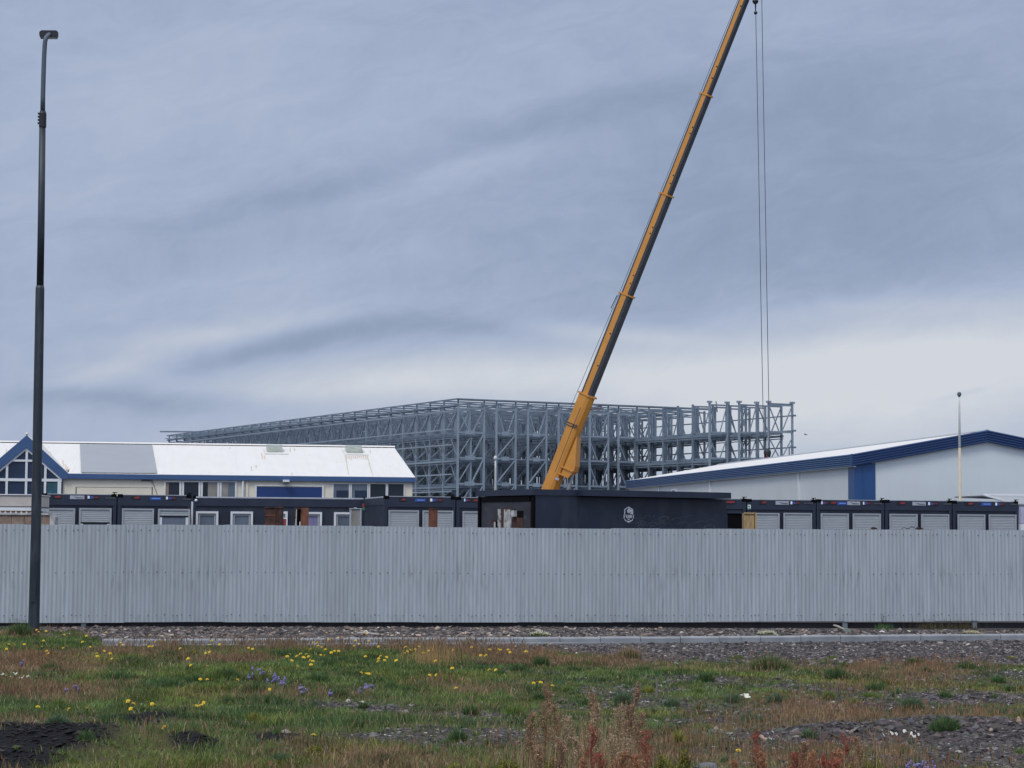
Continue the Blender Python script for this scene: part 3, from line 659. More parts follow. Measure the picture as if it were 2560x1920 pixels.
for ch, xo in (('F', 1636), ('U', 1664), ('N', 1696), ('I', 1732)):
    T, Bm = 1414, 1449
    def sk(a, b, c, d, w=8): stroke([(xo + a, T + b), (xo + c, T + d)], w)
    if ch == 'F': sk(6, 2, 6, 33); sk(0, 1, 22, 1, 5); sk(6, 16, 16, 16, 5); sk(0, 34, 13, 34, 4); sk(21, 1, 21, 9, 4)
    if ch == 'U': sk(5, 1, 5, 26); sk(5, 28, 11, 34); sk(11, 34, 17, 34); sk(17, 34, 22, 27); sk(22, 1, 22, 26); sk(0, 1, 10, 1, 4); sk(17, 1, 27, 1, 4)
    if ch == 'N': sk(5, 1, 5, 33); sk(5, 2, 22, 33); sk(22, 1, 22, 33); sk(0, 34, 10, 34, 4); sk(17, 1, 27, 1, 4)
    if ch == 'I': sk(9, 1, 9, 33); sk(3, 1, 15, 1, 4); sk(3, 34, 15, 34, 4)
obj('emblem', em, M_sigw, blk)
# faint chalk scribble under and beside the emblem
sc2 = MB(); rs = random.Random(5)
em = MB()
for i in range(46):
    cx, cy = rs.uniform(1730, 2600), rs.uniform(1430, 1560); r_ = rs.uniform(18, 75); a0 = rs.uniform(2.6, 3.6); a1_ = a0 + rs.uniform(1.2, 3.6)
    cy = max(cy, 1420 + abs(cx - 2150) * .1)
    stroke([(cx + r_ * math.cos(a0 + (a1_ - a0) * q / 7), cy + r_ * .55 * math.sin(a0 + (a1_ - a0) * q / 7)) for q in range(8)], rs.uniform(1.8, 3.2))
for i in range(8):
    cx, cy = rs.uniform(1880, 2000), rs.uniform(1420, 1450); stroke([(cx, cy), (cx + rs.uniform(-25, 25), cy + rs.uniform(-22, 22))], 2)
stroke([(940, 1470), (1000, 1478), (1060, 1484)], 2.5)
obj('chalk_scribble', em, M_scrib, blk)

# ================================================================== things standing in the yard
def yard(name, label, cat, pxa, pxb, pyt, Y, depth=.4, rz=0.0):
    A = at(pxa, pyt, Y); B_ = at(pxb, pyt, Y); t = thing(name, label, cat, (A.x, Y, 0), rz); return t, (B_.x - A.x) / math.cos(rz), A.z
t, w_, z_ = yard('rusty_cabinet', 'dark rusty steel cabinet before the long cabin, wider of the two', 'cabinet', 662, 704, 1267, 50)
obj('body', MB().box(0, w_, 0, .45, .02, z_ - .03), M_rust, t); obj('lid', MB().box(-.01, w_ + .01, -.02, .46, z_ - .028, z_ - .005).box(w_ * .82, w_, .02, .2, z_ - .005, z_ + .02), M_rust, t)
obj('door', MB().box(.03, w_ * .58, -.025, -.002, .1, z_ - .22), M_rust, t); obj('rail', MB().box(w_ * .6, w_ * .64, -.03, -.002, .1, z_ - .05), M_rustl, t); obj('band', MB().box(.02, w_ * .6, -.035, -.026, z_ - .22, z_ - .19).box(.02, w_ * .6, -.035, -.026, z_ - .42, z_ - .40), M_rustl, t)
t, w_, z_ = yard('rusty_locker', 'rusty open locker with its brown door ajar, between the cabin windows', 'locker', 735, 771, 1269, 50)
obj('body', MB().box(0, .03, 0, .4, 0, z_ - .04).box(.03, w_ * .42, .36, .4, 0, z_ - .04).box(0, w_ * .45, 0, .4, z_ - .035, z_), M_rust, t)
obj('inside', MB().box(.035, w_ * .42, .05, .34, .1, z_ - .08), M_gap, t)
obj('door', MB().prism([(w_ * .42, -.12, .05), (w_ * .45, .1, z_), (w_, .1, z_ - .005), (w_, -.12, .05)], (0, .03, 0)), M_rustl, t)
obj('torn_strip', MB().prism([(-.03, -.02, .05), (.035, -.02, .05), (.075, -.02, z_ - .05), (.05, -.02, z_ - .03)], (0, .012, 0)), M_stain, t)
t, w_, z_ = yard('beige_cabinet', 'beige metal cabinet with pale edges before the right window of the long cabin', 'cabinet', 874, 903, 1270.5, 52)
obj('body', MB().box(.03, w_ - .03, 0, .35, 0, z_ - .03), M_beigecab, t); obj('edge_trim', MB().box(0, .05, -.02, .0, 0, z_ - .02).box(w_ - .03, w_, -.02, .3, 0, z_ - .02).box(-.01, w_ + .01, -.03, .36, z_ - .02, z_ + .002).box(w_ * .35, w_ * .6, .05, .15, z_ + .002, z_ + .02), M_shframe, t)
t, w_, z_ = yard('brown_door', 'bare brown door standing upright before a grey shutter', 'door', 1071.5, 1094, 1273, 52)
obj('leaf', MB().box(0, w_, 0, .05, 0, z_), M_rustl, t); obj('head_rail', MB().box(-.02, w_ + .01, -.015, .06, z_ + .001, z_ + .03), M_rust, t); obj('panel', MB().box(.04, w_ - .04, -.012, 0, .2, z_ - .1), M_rustl, t); obj('handle', MB().tube([(w_ - .04, -.02, 1.05), (w_ - .1, -.05, 1.05)], .012, 6), M_zincpost, t)
t, w_, z_ = yard('plywood_crate', 'upright light plywood crate in front of the navy container', 'crate', 1859.5, 1891.5, 1281, 55)
obj('front_panel', MB().box(0, w_ * .82, 0, .02, 0, z_ - .01).box(0, .02, .02, .4, 0, z_ - .02).box(.02, w_ * .8, .38, .4, 0, z_ - .02), M_ply, t)
obj('batten', MB().box(w_ * .86, w_, -.02, .4, 0, z_ - .003).box(0, w_ * .8, -.03, 0, z_ - .04, z_), M_ply, t); obj('slot', MB().box(w_ * .82, w_ * .86, .002, .3, 0, z_ - .02), M_gap, t)
t, w_, z_ = yard('gas_bottle_box', 'small white and red box between the two rusty cabinets', 'box', 704, 719, 1278.5, 56)
obj('white_frame', MB().box(0, w_, 0, .03, z_ - .03, z_).box(w_ * .66, w_, 0, .03, z_ - .17, z_ - .03).box(0, w_, 0.0, .03, z_ - .2, z_ - .17).box(0, w_ * .2, 0, .03, .0, z_ - .2).box(w_ * .8, w_, 0, .03, .0, z_ - .2), M_white, t)
obj('red_panel', MB().box(w_ * .2, w_ * .8, .0, .02, z_ - .36, z_ - .2), M_red, t); obj('dark_panel', MB().box(w_ * .2, w_ * .8, 0, .02, .2, z_ - .36), M_rust, t)
t, w_, z_ = yard('white_stake', 'thin white stake standing before the rusty locker', 'stake', 748.5, 751.5, 1305, 49)
obj('shaft', MB().tube([(w_ / 2, 0, 0), (w_ / 2, 0, z_ - .01)], .011, 6), M_white, t); obj('cap', MB().ball((w_ / 2, 0, z_ - .01), .014), M_white, t)
# scrap lying on top of the fence line at right
for i, (pa, pb, py_, lab, mt, kind) in enumerate(((2178, 2190, 1319.5, 'small dark red rag showing over the fence top before a shutter', M_rust, 'rag'), (2255, 2308, 1320.5, 'crooked rusty wire lying along above the fence top', M_rust, 'wire'), (2285, 2308, 1320, 'dark lump of scrap above the fence top by the navy containers', M_rust, 'scrap'))):
    A = at(pa, py_, 46); B_ = at(pb, py_, 46); mb = MB()
    if kind == 'wire':
        pts = [A.lerp(B_, q / 9) + Vector((0, 0, .014 * math.sin(q * 1.9) + (.018 if 3 < q < 6 else 0))) for q in range(10)]; mb.tube(pts, .007, 5)
        for q in (pts[0], pts[-1]): mb.tube([Vector((q.x, q.y, 0)), q], .006, 5)
    else:
        c_ = (A + B_) / 2; mb.prism([c_ + Vector((x_, 0, z_)) for x_, z_ in ((-.06, -.03), (-.04, .0), (-.01, .022), (.03, .012), (.07, -.005), (.09, -.03))], (0, .1, 0)); mb.box(c_.x - .02, c_.x + .02, c_.y + .02, c_.y + .06, 0, c_.z - .03)
    o = obj({'rag': 'rag', 'wire': 'scrap_wire', 'scrap': 'scrap_lump'}[kind], mb, mt); tag(o, lab, kind)
# stone wall and pale blocks at the left
A = at(-260, 1284, 55); B_ = at(125, 1284, 55); zt = at(60, 1283, 55).z; E = at(138, 1284, 55)
t = thing('block_wall', 'low brown block wall with a white cap left of the lamp post', 'wall', (A.x, 55, 0)); wl_ = B_.x - A.x; we = E.x - A.x
mb = MB(); nb = 12
for i in range(nb): mb.box(wl_ * i / nb + .005, wl_ * (i + 1) / nb - .005, 0, .3, 0, zt - .045)
obj('blocks', mb, M_brick, t); obj('cap', MB().box(-.02, wl_, -.04, .34, zt - .043, zt), M_stain, t); obj('end_pillar', MB().prism([(wl_ + .003, -.03, 0), (we, -.03, 0), (we + .01, -.03, zt - .1), (we - .03, -.03, zt - .02), (wl_ + .003, -.03, zt - .02)], (0, .36, 0)), M_stain, t)
A = at(-260, 1240, 63); B_ = at(83, 1240, 63); zt = at(60, 1238, 63).z; wl_ = B_.x - A.x
def zl(py): return at(60, py, 63).z
t = thing('pale_trailer', 'pale cream boxy trailer behind the brown block wall at the left edge', 'trailer', (A.x, 63, 0))
obj('body', MB().box(0, wl_, 0, 2.2, zl(1265.5), zt), M_cream2, t); obj('dark_strip', MB().box(-.01, wl_ + .005, -.015, 2.2, zl(1268.5), zl(1265.5) - .002), M_siggry, t)
obj('white_band', MB().box(0, wl_, -.03, 2.2, zl(1277), zl(1268.5) - .002), M_white, t)
mb = MB(); n_ = 26
for i in range(n_): mb.box(wl_ * i / n_, wl_ * (i + .55) / n_, -.02, .05, zl(1281), zl(1277) - .002)
obj('red_lattice', mb, M_rustl, t); obj('lower_body', MB().box(.02, wl_ - .02, .0, 2.1, .4, zl(1281) - .002), M_white, t)
obj('roof', MB().box(-.03, wl_ + .03, -.04, 2.24, zt + .002, zt + .03), M_white, t)
# white-lilac panel at the extreme right
A = at(2552, 1265, 70); B_ = at(2660, 1265, 70)
t = thing('white_van_body', 'pale lilac and white box body at the right edge beside the last container', 'box body', (A.x, 70, 0)); w_ = B_.x - A.x
obj('upper_panel', MB().box(0, w_, 0, .25, at(2555, 1308, 70).z, A.z), mat('pale_lilac', c3(.42, .42, .55), .5), t); obj('lower_panel', MB().box(.0, w_, -.03, .25, .6, at(2555, 1310, 70).z), M_white, t); obj('dark_edge', MB().box(-.01, w_, -.02, .25, A.z + .002, A.z + .04), M_siggry, t)
for x_ in (.35, w_ - .3): obj('wheel', MB().tube([(x_, -.02, .33), (x_, .22, .33)], .33, 16), M_hook, t)
# ================================================================== white roofed building, left
AW = math.radians(8.6)
E0 = at(1038, 1193, 85); fw_ = Frame((E0.x, 85), AW); ze = E0.z + .0
wb = thing('white_roofed_building', 'cream low building with white metal roof, blue fascia and glazed gable at the left', 'building', tuple(fw_.O), AW)
Lw = 25.0; WY = .1; DY = 9.3
_, zr = fw_.hit(990, 1118.5, DY)
_, zf = fw_.hit(600, 1201, 0); _, zf1 = fw_.hit(600, 1187, 0)
xr_, _ = fw_.hit(1031, 1225, WY)
obj('wall', MB().box(-Lw, xr_, WY, 2 * DY - .5, 0, zf + .1).prism([(xr_ - .02, WY + .01, zf + .101), (xr_ - .02, DY, zr - .35), (xr_ - .02, 2 * DY - .6, zf + .101)], (-.2, 0, 0)), M_cream, wb)
sl = (zr - ze) / DY
def slab(x0, x1, y0, y1, t=.07, dz=0, mb=None):
    mb = mb or MB(); a = lambda y: ze + sl * y + dz
    mb.prism([(x0, y0, a(y0) - t), (x0, y1, a(y1) - t), (x0, y1, a(y1)), (x0, y0, a(y0))], (x1 - x0, 0, 0)); return mb
_gr, _ = fw_.hit(170, 1190, 0); _gl = 2 * fw_.hit(66, 1190, 0)[0] - _gr
rf = slab(-Lw - .2, _gl - .002, 0, DY); slab(_gl, _gr, 1.3, DY, mb=rf); slab(_gr + .002, 0, 0, DY, mb=rf)
rf.prism([(-Lw - .2, DY + .002, zr - .07), (-Lw - .2, 2 * DY, ze - .07), (-Lw - .2, 2 * DY, ze), (-Lw - .2, DY + .002, zr)], (Lw + .2, 0, 0))
# standing ribs of the sheeting, running up the slope
nr = int(Lw / .3)
for i in range(nr):
    x = -Lw + i * .3 + .1
    if _gl - .1 < x < _gr + .05: continue
    rf.prism([(x, .02, ze + sl * .02), (x, DY - .1, ze + sl * (DY - .1)), (x, DY - .1, ze + sl * (DY - .1) + .006), (x, .02, ze + sl * .02 + .006)], (.05, 0, 0))
obj('roof', rf, M_roofw, wb)
obj('ridge_cap', MB().prism([(-Lw - .2, DY - .25, zr - .0), (-Lw - .2, DY + .25, zr - .0), (-Lw - .2, DY, zr + .07)], (Lw + .22, 0, 0)), M_roofw, wb)
# blue fascia (left part ends at the gable)
gxr, _ = fw_.hit(170, 1190, 0); gxl = 2 * fw_.hit(66, 1190, 0)[0] - gxr
obj('fascia', MB().box(gxr + .01, .0, -.05, -.003, zf, ze - .012).box(-.04, .0, -.003, 2 * DY, zf, ze - .06).box(gxr, -.05, -.003, WY, zf + .01, zf + .05), M_blue, wb)
# grey patched sheets
N_r = (fw_.X.cross((fw_.Y + Vector((0, 0, sl))).normalized())).normalized(); P_r = Vector((E0.x, E0.y, ze))
def onroof(px, py, dz=0.0):
    return fw_.loc(onplane(px, py, P_r + Vector((0, 0, dz)), N_r))
pt = [onroof(a, b, .03) for a, b in ((200, 1110.5), (380, 1112.5), (393, 1183), (203, 1181.5))]
obj('patched_sheets', MB().prism(pt, (0, 0, .012)), M_roofg, wb)
# rust streaks
mb = MB(); rs = random.Random(11)
st = [(867 + i * 5.2, 1139, rs.uniform(3, 12), 1.2) for i in range(11)] + [(862, 1130, 55, 2), (918, 1140, 55, 3), (653, 1132, 14, 3), (660, 1138, 10, 3), (725, 1120, 9, 1), (735, 1119, 8, 2), (163, 1160, 16, 1), (157, 1150, 14, 1), (168, 1166, 12, 1), (125, 1128, 8, 1), (16, 1122, 10, 0), (575, 1117, 4, -1), (640, 1163, 6, 1), (628, 1166, 10, 1), (730, 1182, 5, 1), (925, 1125, 8, 2)]
for (a, b, l, dx) in st:
    p0 = onroof(a, b, .022); p1 = onroof(a + dx * l / 12, min(b + l, 1188), .022)
    obj('rust_streak', MB().prism([p0 + Vector((-.018, 0, 0)), p0 + Vector((.018, 0, 0)), p1 + Vector((.008, 0, 0)), p1 + Vector((-.008, 0, 0))], (0, 0, .003)), M_rstreak, wb)
# dome skylights
for (a0, a1_, b0, b1_) in ((668, 708, 1117.5, 1133), (867.5, 908, 1120, 1135)):
    pA = onroof(a0, b1_); pB = onroof(a1_, b1_); yb0 = pA.y; L_ = pB.x - pA.x; dpt = 1.3; mb = MB(); zb_ = ze + sl * yb0
    n = 8; pr = [(yb0 + dpt * (.5 - .5 * math.cos(PI * q / n)), ze + sl * (yb0 + dpt * (.5 - .5 * math.cos(PI * q / n))) + .26 * math.sin(PI * q / n) + .02) for q in range(n + 1)]
    mb.prism([(pA.x, y_, z_) for y_, z_ in pr], (L_ * .96, 0, 0)); sk_ = obj('skylight', mb, M_sky, wb)
    obj('kerb_frame', slab(pA.x - .12, pB.x + .2, yb0 - .35, yb0 + dpt + .15, .02, .035), M_roofw, sk_)
# gable
ax, az = fw_.hit(67, 1088, -.06); _, zbase = fw_.hit(160, 1199, -.06)
rx, rz_ = fw_.hit(170, 1182.5, -.06); ix, iz = fw_.hit(66, 1119, -.06); jx, jz = fw_.hit(157, 1198.6, -.06)
lx2 = 2 * ax - rx; jl = 2 * ix - jx
mb = MB()
mb.prism([(ax, -.08, az), (rx, -.08, rz_), (rx + .02, -.08, zf), (jx, -.08, jz), (ix, -.08, iz)], (0, .08, 0))
mb.prism([(ax, -.08, az), (ix, -.08, iz), (jl, -.08, jz), (lx2 - .02, -.08, zf), (lx2, -.08, rz_)], (0, .08, 0))
obj('gable_fascia', mb, M_blue, wb)
obj('gable_finial', MB().ball((ax, -.06, az + .05), .07), M_roofw, wb)
mb = MB()
for sgn, xx in ((1, rx), (-1, lx2)):
    mb.prism([(ax, -.07, az + .004), (xx, -.07, rz_ + .004), (xx, -.07, rz_ - .05), (ax, -.07, az - .05)], (0, DY - .6, 0))
obj('gable_roof', mb, M_roofw, wb)
# glazing
gy = .0; bx0, zs = fw_.hit(17, 1238, gy); T = .09
def gx(px): return fw_.hit(px, 1200, gy)[0]
def gz(py): return fw_.hit(66, py, gy)[1]
gl = MB().prism([(ix, gy + .03, iz - .02), (jx, gy + .03, jz), (jx, gy + .03, gz(1240)), (jl, gy + .03, gz(1240)), (jl, gy + .03, jz)], (0, .02, 0))
gw = obj('gable_window', gl, M_glassb, wb)
fm = MB()
z482, z690 = gz(1151.6), gz(1199.7)
def ry(x): return iz - (iz - jz) * abs(x - ix) / abs(jx - ix)   # rake line
for px in (65.5, 113, 17):
    x = gx(px); fm.box(x - T / 2, x + T / 2, gy - .02, gy + .028, gz(1240), ry(x) - .02)
for z, t_ in ((z482, .08), (z690, .11)):
    xe = abs(jx - ix) * (iz - z) / (iz - jz) if z > jz else abs(jx - ix)
    fm.box(ix - xe + .04, ix + xe - .04, gy - .024, gy + .03, z - t_ / 2, z + t_ / 2)
fm.box(jx - .2, jx - .06, gy - .02, gy + .028, gz(1240), z690).box(jl + .06, jl + .2, gy - .02, gy + .028, gz(1240), z690)
for s_, xx in ((1, jx), (-1, jl)):
    fm.prism([(ix, gy - .03, iz - .005), (xx, gy - .03, jz - .005), (xx - s_ * .12, gy - .03, jz - .0), (ix, gy - .03, iz - .09)], (0, .055, 0))
fm.box(jl, jx, gy - .03, gy + .03, gz(1244), gz(1237.5))
obj('frame', fm, M_white, gw)
# teal curtain in the lower right light
obj('curtain', MB().box(gx(118), gx(155), gy + .012, gy + .028, gz(1237), gz(1206)), mat('teal_glass', c3(.02, .09, .12), .15, 0, .3, 3), gw)
def wbox(mb, a, b, c, d, y0, y1):
    x0, z1 = fw_.hit(a, c, WY); x1, z0 = fw_.hit(b, d, WY); return mb.box(x0, x1, y0, y1, z0, z1)
# windows in the wall
for (a, b, kind) in ((410, 452, 'd'), (456, 500, 'd'), (503, 547, 'h'), (550, 591, 't')):
    mb = MB(); t_ = 3.2
    wbox(mb, a, a + t_, 1202, 1262, WY - .05, WY); wbox(mb, b - t_, b, 1202, 1262, WY - .05, WY); wbox(mb, a + t_, b - t_, 1202, 1205.5, WY - .05, WY)
    w1 = obj('window', mb, M_white, wb)
    obj('pane', wbox(MB(), a + t_, b - t_, 1205.5, 1262, WY - .02, WY - .004), M_glass if kind != 't' else M_glassg, w1)
    if kind == 'h': obj('blind', wbox(MB(), 520, b - t_, 1206, 1262, WY - .026, WY - .021), M_beigecab, w1)
    if kind == 'd' and a == 410: obj('blind', wbox(MB(), a + t_, 421, 1206, 1262, WY - .026, WY - .021), M_brick, w1)
    if kind == 't': obj('blind', wbox(MB(), a + t_, 570, 1207, 1262, WY - .026, WY - .021), M_beigecab, w1)
for (a, b, kind) in ((831, 874, 0), (877, 920, 0), (923, 966, 1), (968, 1011, 1)):
    mb = MB(); wbox(mb, a, a + 1.8, 1208, 1270, WY - .04, WY); wbox(mb, b - 1.8, b, 1208, 1270, WY - .04, WY); wbox(mb, a + 1.8, b - 1.8, 1208, 1210, WY - .04, WY)
    w1 = obj('window', mb, M_white, wb)
    obj('pane', wbox(MB(), a + 1.8, b - 1.8, 1210, 1270, WY - .02, WY - .004), M_glassg if kind == 0 else M_glass, w1)
    if kind == 0: obj('blind', wbox(MB(), a + 10, b - 3, 1226, 1270, WY - .026, WY - .021), M_glassb, w1)
mb = wbox(MB(), 641, 805, 1217, 1275, WY - .03, WY - .004); obj('garage_door', mb, M_blued, wb)
mb = MB(); wbox(mb, 637.5, 640.8, 1213, 1275, WY - .06, WY); wbox(mb, 805.2, 809, 1213, 1275, WY - .06, WY); wbox(mb, 640.8, 805.2, 1213, 1216.8, WY - .06, WY); obj('door_surround', mb, M_white, wb)
mb = MB()
for q in ((189, 190.6, 1217.5, 1262), (379.4, 381, 1217.5, 1262), (190.6, 379.4, 1217.5, 1219)): wbox(mb, *q, WY - .012, WY - .002)
obj('door_outline', mb, M_siggry, wb)
x0, z0 = fw_.hit(607.5, 1202, WY); obj('downpipe', MB().tube([(x0, WY - .08, 0), (x0, WY - .08, z0)], .05, 8), M_white, wb)
x1, z1 = fw_.hit(617, 1203, WY); obj('pilaster', MB().box(x1 - .03, x1 + .06, WY - .05, WY, 0, z1), M_cream, wb)
x0, z0 = fw_.hit(715, 1204, -.1); fl = obj('floodlight', MB().box(x0 - .13, x0 + .13, -.28, -.06, z0 - .02, z0 + .07), M_white, wb); obj('bracket', MB().box(x0 - .11, x0 + .11, -.24, -.052, z0 - .10, z0 - .022), M_siggry, fl)
x0, z0 = fw_.hit(372, 1201, WY); mb = MB().tube([(x0 - .3, WY - .06, z0 + .0), (x0 + .1, WY - .06, z0 - .0), (x0 + .16, WY - .06, z0 - .08)], .03, 6).tube([(x0 + .16, WY - .04, z0 - .08), (x0 + .4, WY - .02, z0 - .7)], .01, 5); obj('gutter_bend', mb, M_siggry, wb)

# ================================================================== hall with blue fascia, right
AH = math.radians(9.1); YH = 85.0
H0 = at(2130, 1135, YH); fh = Frame((H0.x, YH), AH); he = H0.z
ax_, ah = fh.hit(2469, 1075, 0); HL = 43.4; HW = 2 * ax_; fb_ = 31.0 * YH / F
hall = thing('hall', 'large pale clad hall with ribbed dark blue fascia and blue corner at the right', 'building', tuple(fh.O), AH)
wy = .18
wm = MB().box(wy, HW - wy, wy, HL, 0, he - fb_ + .12)
wm.prism([(wy, wy, he - fb_ + .121), (HW - wy, wy, he - fb_ + .121), (ax_, wy, ah - fb_ + .12)], (0, HL - wy, 0))
obj('wall', wm, M_hall, hall)
# fine vertical joints on the gable wall
mb = MB()
for i in range(1, 19):
    x = 1.1 + i * .55
    if x > HW - .3: break
    zz = he - fb_ + (ah - he) * (1 - abs(x - ax_) / ax_); mb.box(x, x + .012, wy - .003, wy - .0005, 0, zz + .05)
obj('cladding_joint', mb, M_hall, hall)
def ribband(P0, P1, out, h, n, dep=.05):
    """ribbed fascia strip from P0 to P1 (top edge), out = outward unit vector"""
    mb = MB(); pr = [(0, 0)]
    for i in range(n):
        a = h * i / n; b = h / n; pr += [(dep * .1, a + b * .08), (dep, a + b * .3), (dep, a + b * .62), (0, a + b * .86)]
    pr.append((0, h)); vs = []
    for d_, z_ in pr: vs += [tuple(Vector(P0) + Vector(out) * d_ - Vector((0, 0, z_))), tuple(Vector(P1) + Vector(out) * d_ - Vector((0, 0, z_)))]
    return mb.add(vs, [(2 * i, 2 * i + 1, 2 * i + 3, 2 * i + 2) for i in range(len(pr) - 1)])
mb = ribband((0, HL + .1, he), (0, 0, he), (-1, 0, 0), fb_, 6)
obj('side_fascia', mb, mat('blue_fascia_lit', c3(.05, .125, .27), .35, .2, .06, 1), hall)  # same blue on both fascias; the brighter lit side put into this colour
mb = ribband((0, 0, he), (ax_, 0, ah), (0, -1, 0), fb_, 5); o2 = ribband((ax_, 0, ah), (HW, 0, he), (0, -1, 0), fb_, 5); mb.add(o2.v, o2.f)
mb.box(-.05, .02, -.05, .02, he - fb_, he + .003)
obj('gable_fascia', mb, mat('blue_fascia_shaded', c3(.02, .052, .15), .4, .1, .06, 1), hall)  # darker copy of the side's blue, shade on the gable put into colour
obj('soffit', MB().box(.002, wy - .002, .02, HL, he - fb_ - .02, he - fb_ + .02), M_hall, hall)
rm = MB(); rdz = .02
rm.prism([(.003, .003, he - .02), (ax_, .003, ah - .02), (ax_, .003, ah - .1), (.003, .003, he - .1)], (0, HL, 0)); rm.prism([(ax_ + .002, .003, ah - .02), (HW, .003, he - .02), (HW, .003, he - .1), (ax_ + .002, .003, ah - .1)], (0, HL, 0))
obj('roof', rm, M_roofw, hall)
obj('ridge_cap', MB().prism([(ax_ - .2, .02, ah - .045), (ax_, .02, ah + .03), (ax_ + .2, .02, ah - .045)], (0, HL, 0)), M_shutter, hall)
xs1, _ = fh.hit(2188, 1200, wy); y1_, _ = fh.hitx(2122, 1200, wy)
cb = MB().box(wy - .03, xs1, wy - .03, wy - .001, 0, he - fb_ + (ah - he) * .14).box(wy - .03, wy - .001, wy, max(.3, y1_), 0, he - fb_ + .0)
cb.box(wy + .32, wy + .37, wy - .045, wy - .031, 0, he - fb_)
obj('corner_cladding', cb, M_blueb, hall)
mb = MB()
for px in (1649, 1777, 1999):
    yq, _ = fh.hitx(px, 1230, wy); mb.box(wy - .08, wy - .001, yq - .06, yq + .06, 0, he - fb_ + .0)
obj('downpipe', mb, M_white, hall)
yq, zq = fh.hitx(1694, 1221, wy); yq2, zq2 = fh.hitx(1680, 1232, wy)
w1 = obj('window', MB().box(wy - .05, wy - .001, min(yq, yq2), max(yq, yq2), zq2, zq), M_white, hall)
obj('pane', MB().box(wy - .07, wy - .052, min(yq, yq2) + .5, max(yq, yq2) - .25, zq2, zq - .1), M_glassb, w1)
# low lean-to
A = at(2460, 1237, 80); t = thing('lean_to_shed', 'low pale grey lean-to shed in front of the hall gable at the right edge', 'shed', (A.x, 80, 0), math.radians(6))
z_ = A.z
obj('wall', MB().box(.3, 6, .3, 3.6, 0, z_ - .35), M_hall, t)
obj('roof', MB().prism([(0, 3.6, z_), (0, 0.0, z_ - .02), (.9, -1.0, z_ - .35), (6.5, -1.0, z_ - .3), (6.5, 3.6, z_ + .02)], (0, 0, -.05)), M_roofg, t)
obj('edge_trim', MB().bar((0, -.02, z_ + .01), (6.4, -.02, z_ + .02), .06).bar((0, -.02, z_), (.9, -1.05, z_ - .36), .06).bar((-.02, 0, z_ + .0), (-.02, 3.5, z_ + .02), .06), M_white, t)

# ================================================================== flagpoles
def flagpole(px, pyt, pyb, Y, r0_, label, mt2=None):
    A = at(px, pyt, Y); B_ = at(px, pyb, Y); t = thing('flagpole', label, 'flagpole', (A.x, Y, 0)); h = A.z
    zs_ = at(px, 1120, Y).z if mt2 else 0.05
    obj('upper_pole', MB().tube([(0, 0, zs_ + .002), (0, 0, h - .5), (0, 0, h - .05)], [r0_ * .8, r0_ * .55, r0_ * .45], 10), M_polew if mt2 is None else M_polew, t, True)
    if mt2: obj('lower_pole', MB().tube([(0, 0, 0), (0, 0, zs_)], [r0_ * 1.1, r0_ * .82], 10), mt2, t, True)
    obj('finial', MB().tube([(0, 0, h - .12), (0, 0, h - .02), (0, 0, h + .0)], [r0_ * .7, r0_ * 1.5, r0_ * 1.3], 10).ball((0, 0, h + .02), r0_ * 1.2, 0, 8, .6), M_siggry if mt2 else M_white, t, True)
flagpole(2398, 984, 1250, 79, .062, 'tall slender flagpole with ochre lower half in front of the hall gable', M_poleo)
flagpole(1238.5, 1143, 1224, 80, .05, 'short white flagpole with ball top behind the black cabin')

# ================================================================== steel storage rack frame
AR = math.radians(27.3); YR = 170.0
R0 = at(1144, 1200, YR); fr_ = Frame((R0.x, YR), AR)
rack = thing('steel_rack_structure', 'huge galvanised steel storage rack skeleton of posts, braces and shelves behind the buildings', 'steel structure', tuple(fr_.O), AR)
ZT = at(1144, 997, YR).z; ZF = ZT - .62
LV = [at(1144, p, YR).z for p in (1080.5, 1144, 1209)]; LV += [LV[2] - 2.13, LV[2] - 4.2]
RL = 76.0; BAY = 2.7; NB = 28
rowpx = [(1144, 1209), (1240, 1288), (1319, 1365), (1396, 1441), (1474, 1520), (1546, 1592), (1622, 1666), (1698, 1742), (1774, 1818), (1848, 1892), (1922, 1981)]
rows = []
for i, (a, b) in enumerate(rowpx):
    if i < 8: x0, _ = fr_.hit(a, 1200, 0); x1, _ = fr_.hit(b, 1200, 0); y0 = 0.0
    else:
        Yf = (167.3, 167.0, 165.6)[i - 8]
        P = at(a, 1200, Yf); q = fr_.loc(P); y0 = q.y; x0 = q.x; x1, _ = fr_.hit(b, 1200, y0)
    rows.append((x0, x1, y0))
rack_parts = 0
def frame_mb(mb, x0, x1, y, ztop, first=False, front=True, lod=0, vee=False, nobr=False):
    w = .15 if front else .105
    for x in (x0, x1): mb.box(x - w / 2, x + w / 2, y - .07, y + .07, 0, ztop)
    lv = [ztop - .15] + LV + [0]
    xm = (x0 + x1) / 2
    for k in range(len(lv) - 2):
        zt_, zb_ = lv[k], lv[k + 1]
        if zt_ < 2.3: break
        if first and k > 0:
            mb.box(xm - .05, xm + .05, y - .04, y + .04, zb_, zt_ - .3)
            mb.bar((x0 + .05, y, zb_ + .1), (xm - .1, y, zt_ - .45), .07, .07); mb.bar((xm + .1, y, zb_ + .1), (x1 - .05, y, zt_ - .1), .1, .1)
        elif nobr: pass
        elif k == 0 or vee:
            zq = .1 if k == 0 else .5
            mb.bar((x0 + .05, y, zt_ - zq), (xm - .16, y, zb_ + .08), .075, .075); mb.bar((x1 - .05, y, zt_ - zq), (xm + .16, y, zb_ + .08), .075, .075)
        else:
            mb.bar((x0 + .05, y, zb_ + .1), (x1 - .05, y, zt_ - .12), .09, .09)
        mb.box(x0, x1, y - .05, y + .05, zb_ - .07, zb_ + .07)
    mb.box(x0, x1, y - .05, y + .05, ztop - .22, ztop - .1)
    return mb
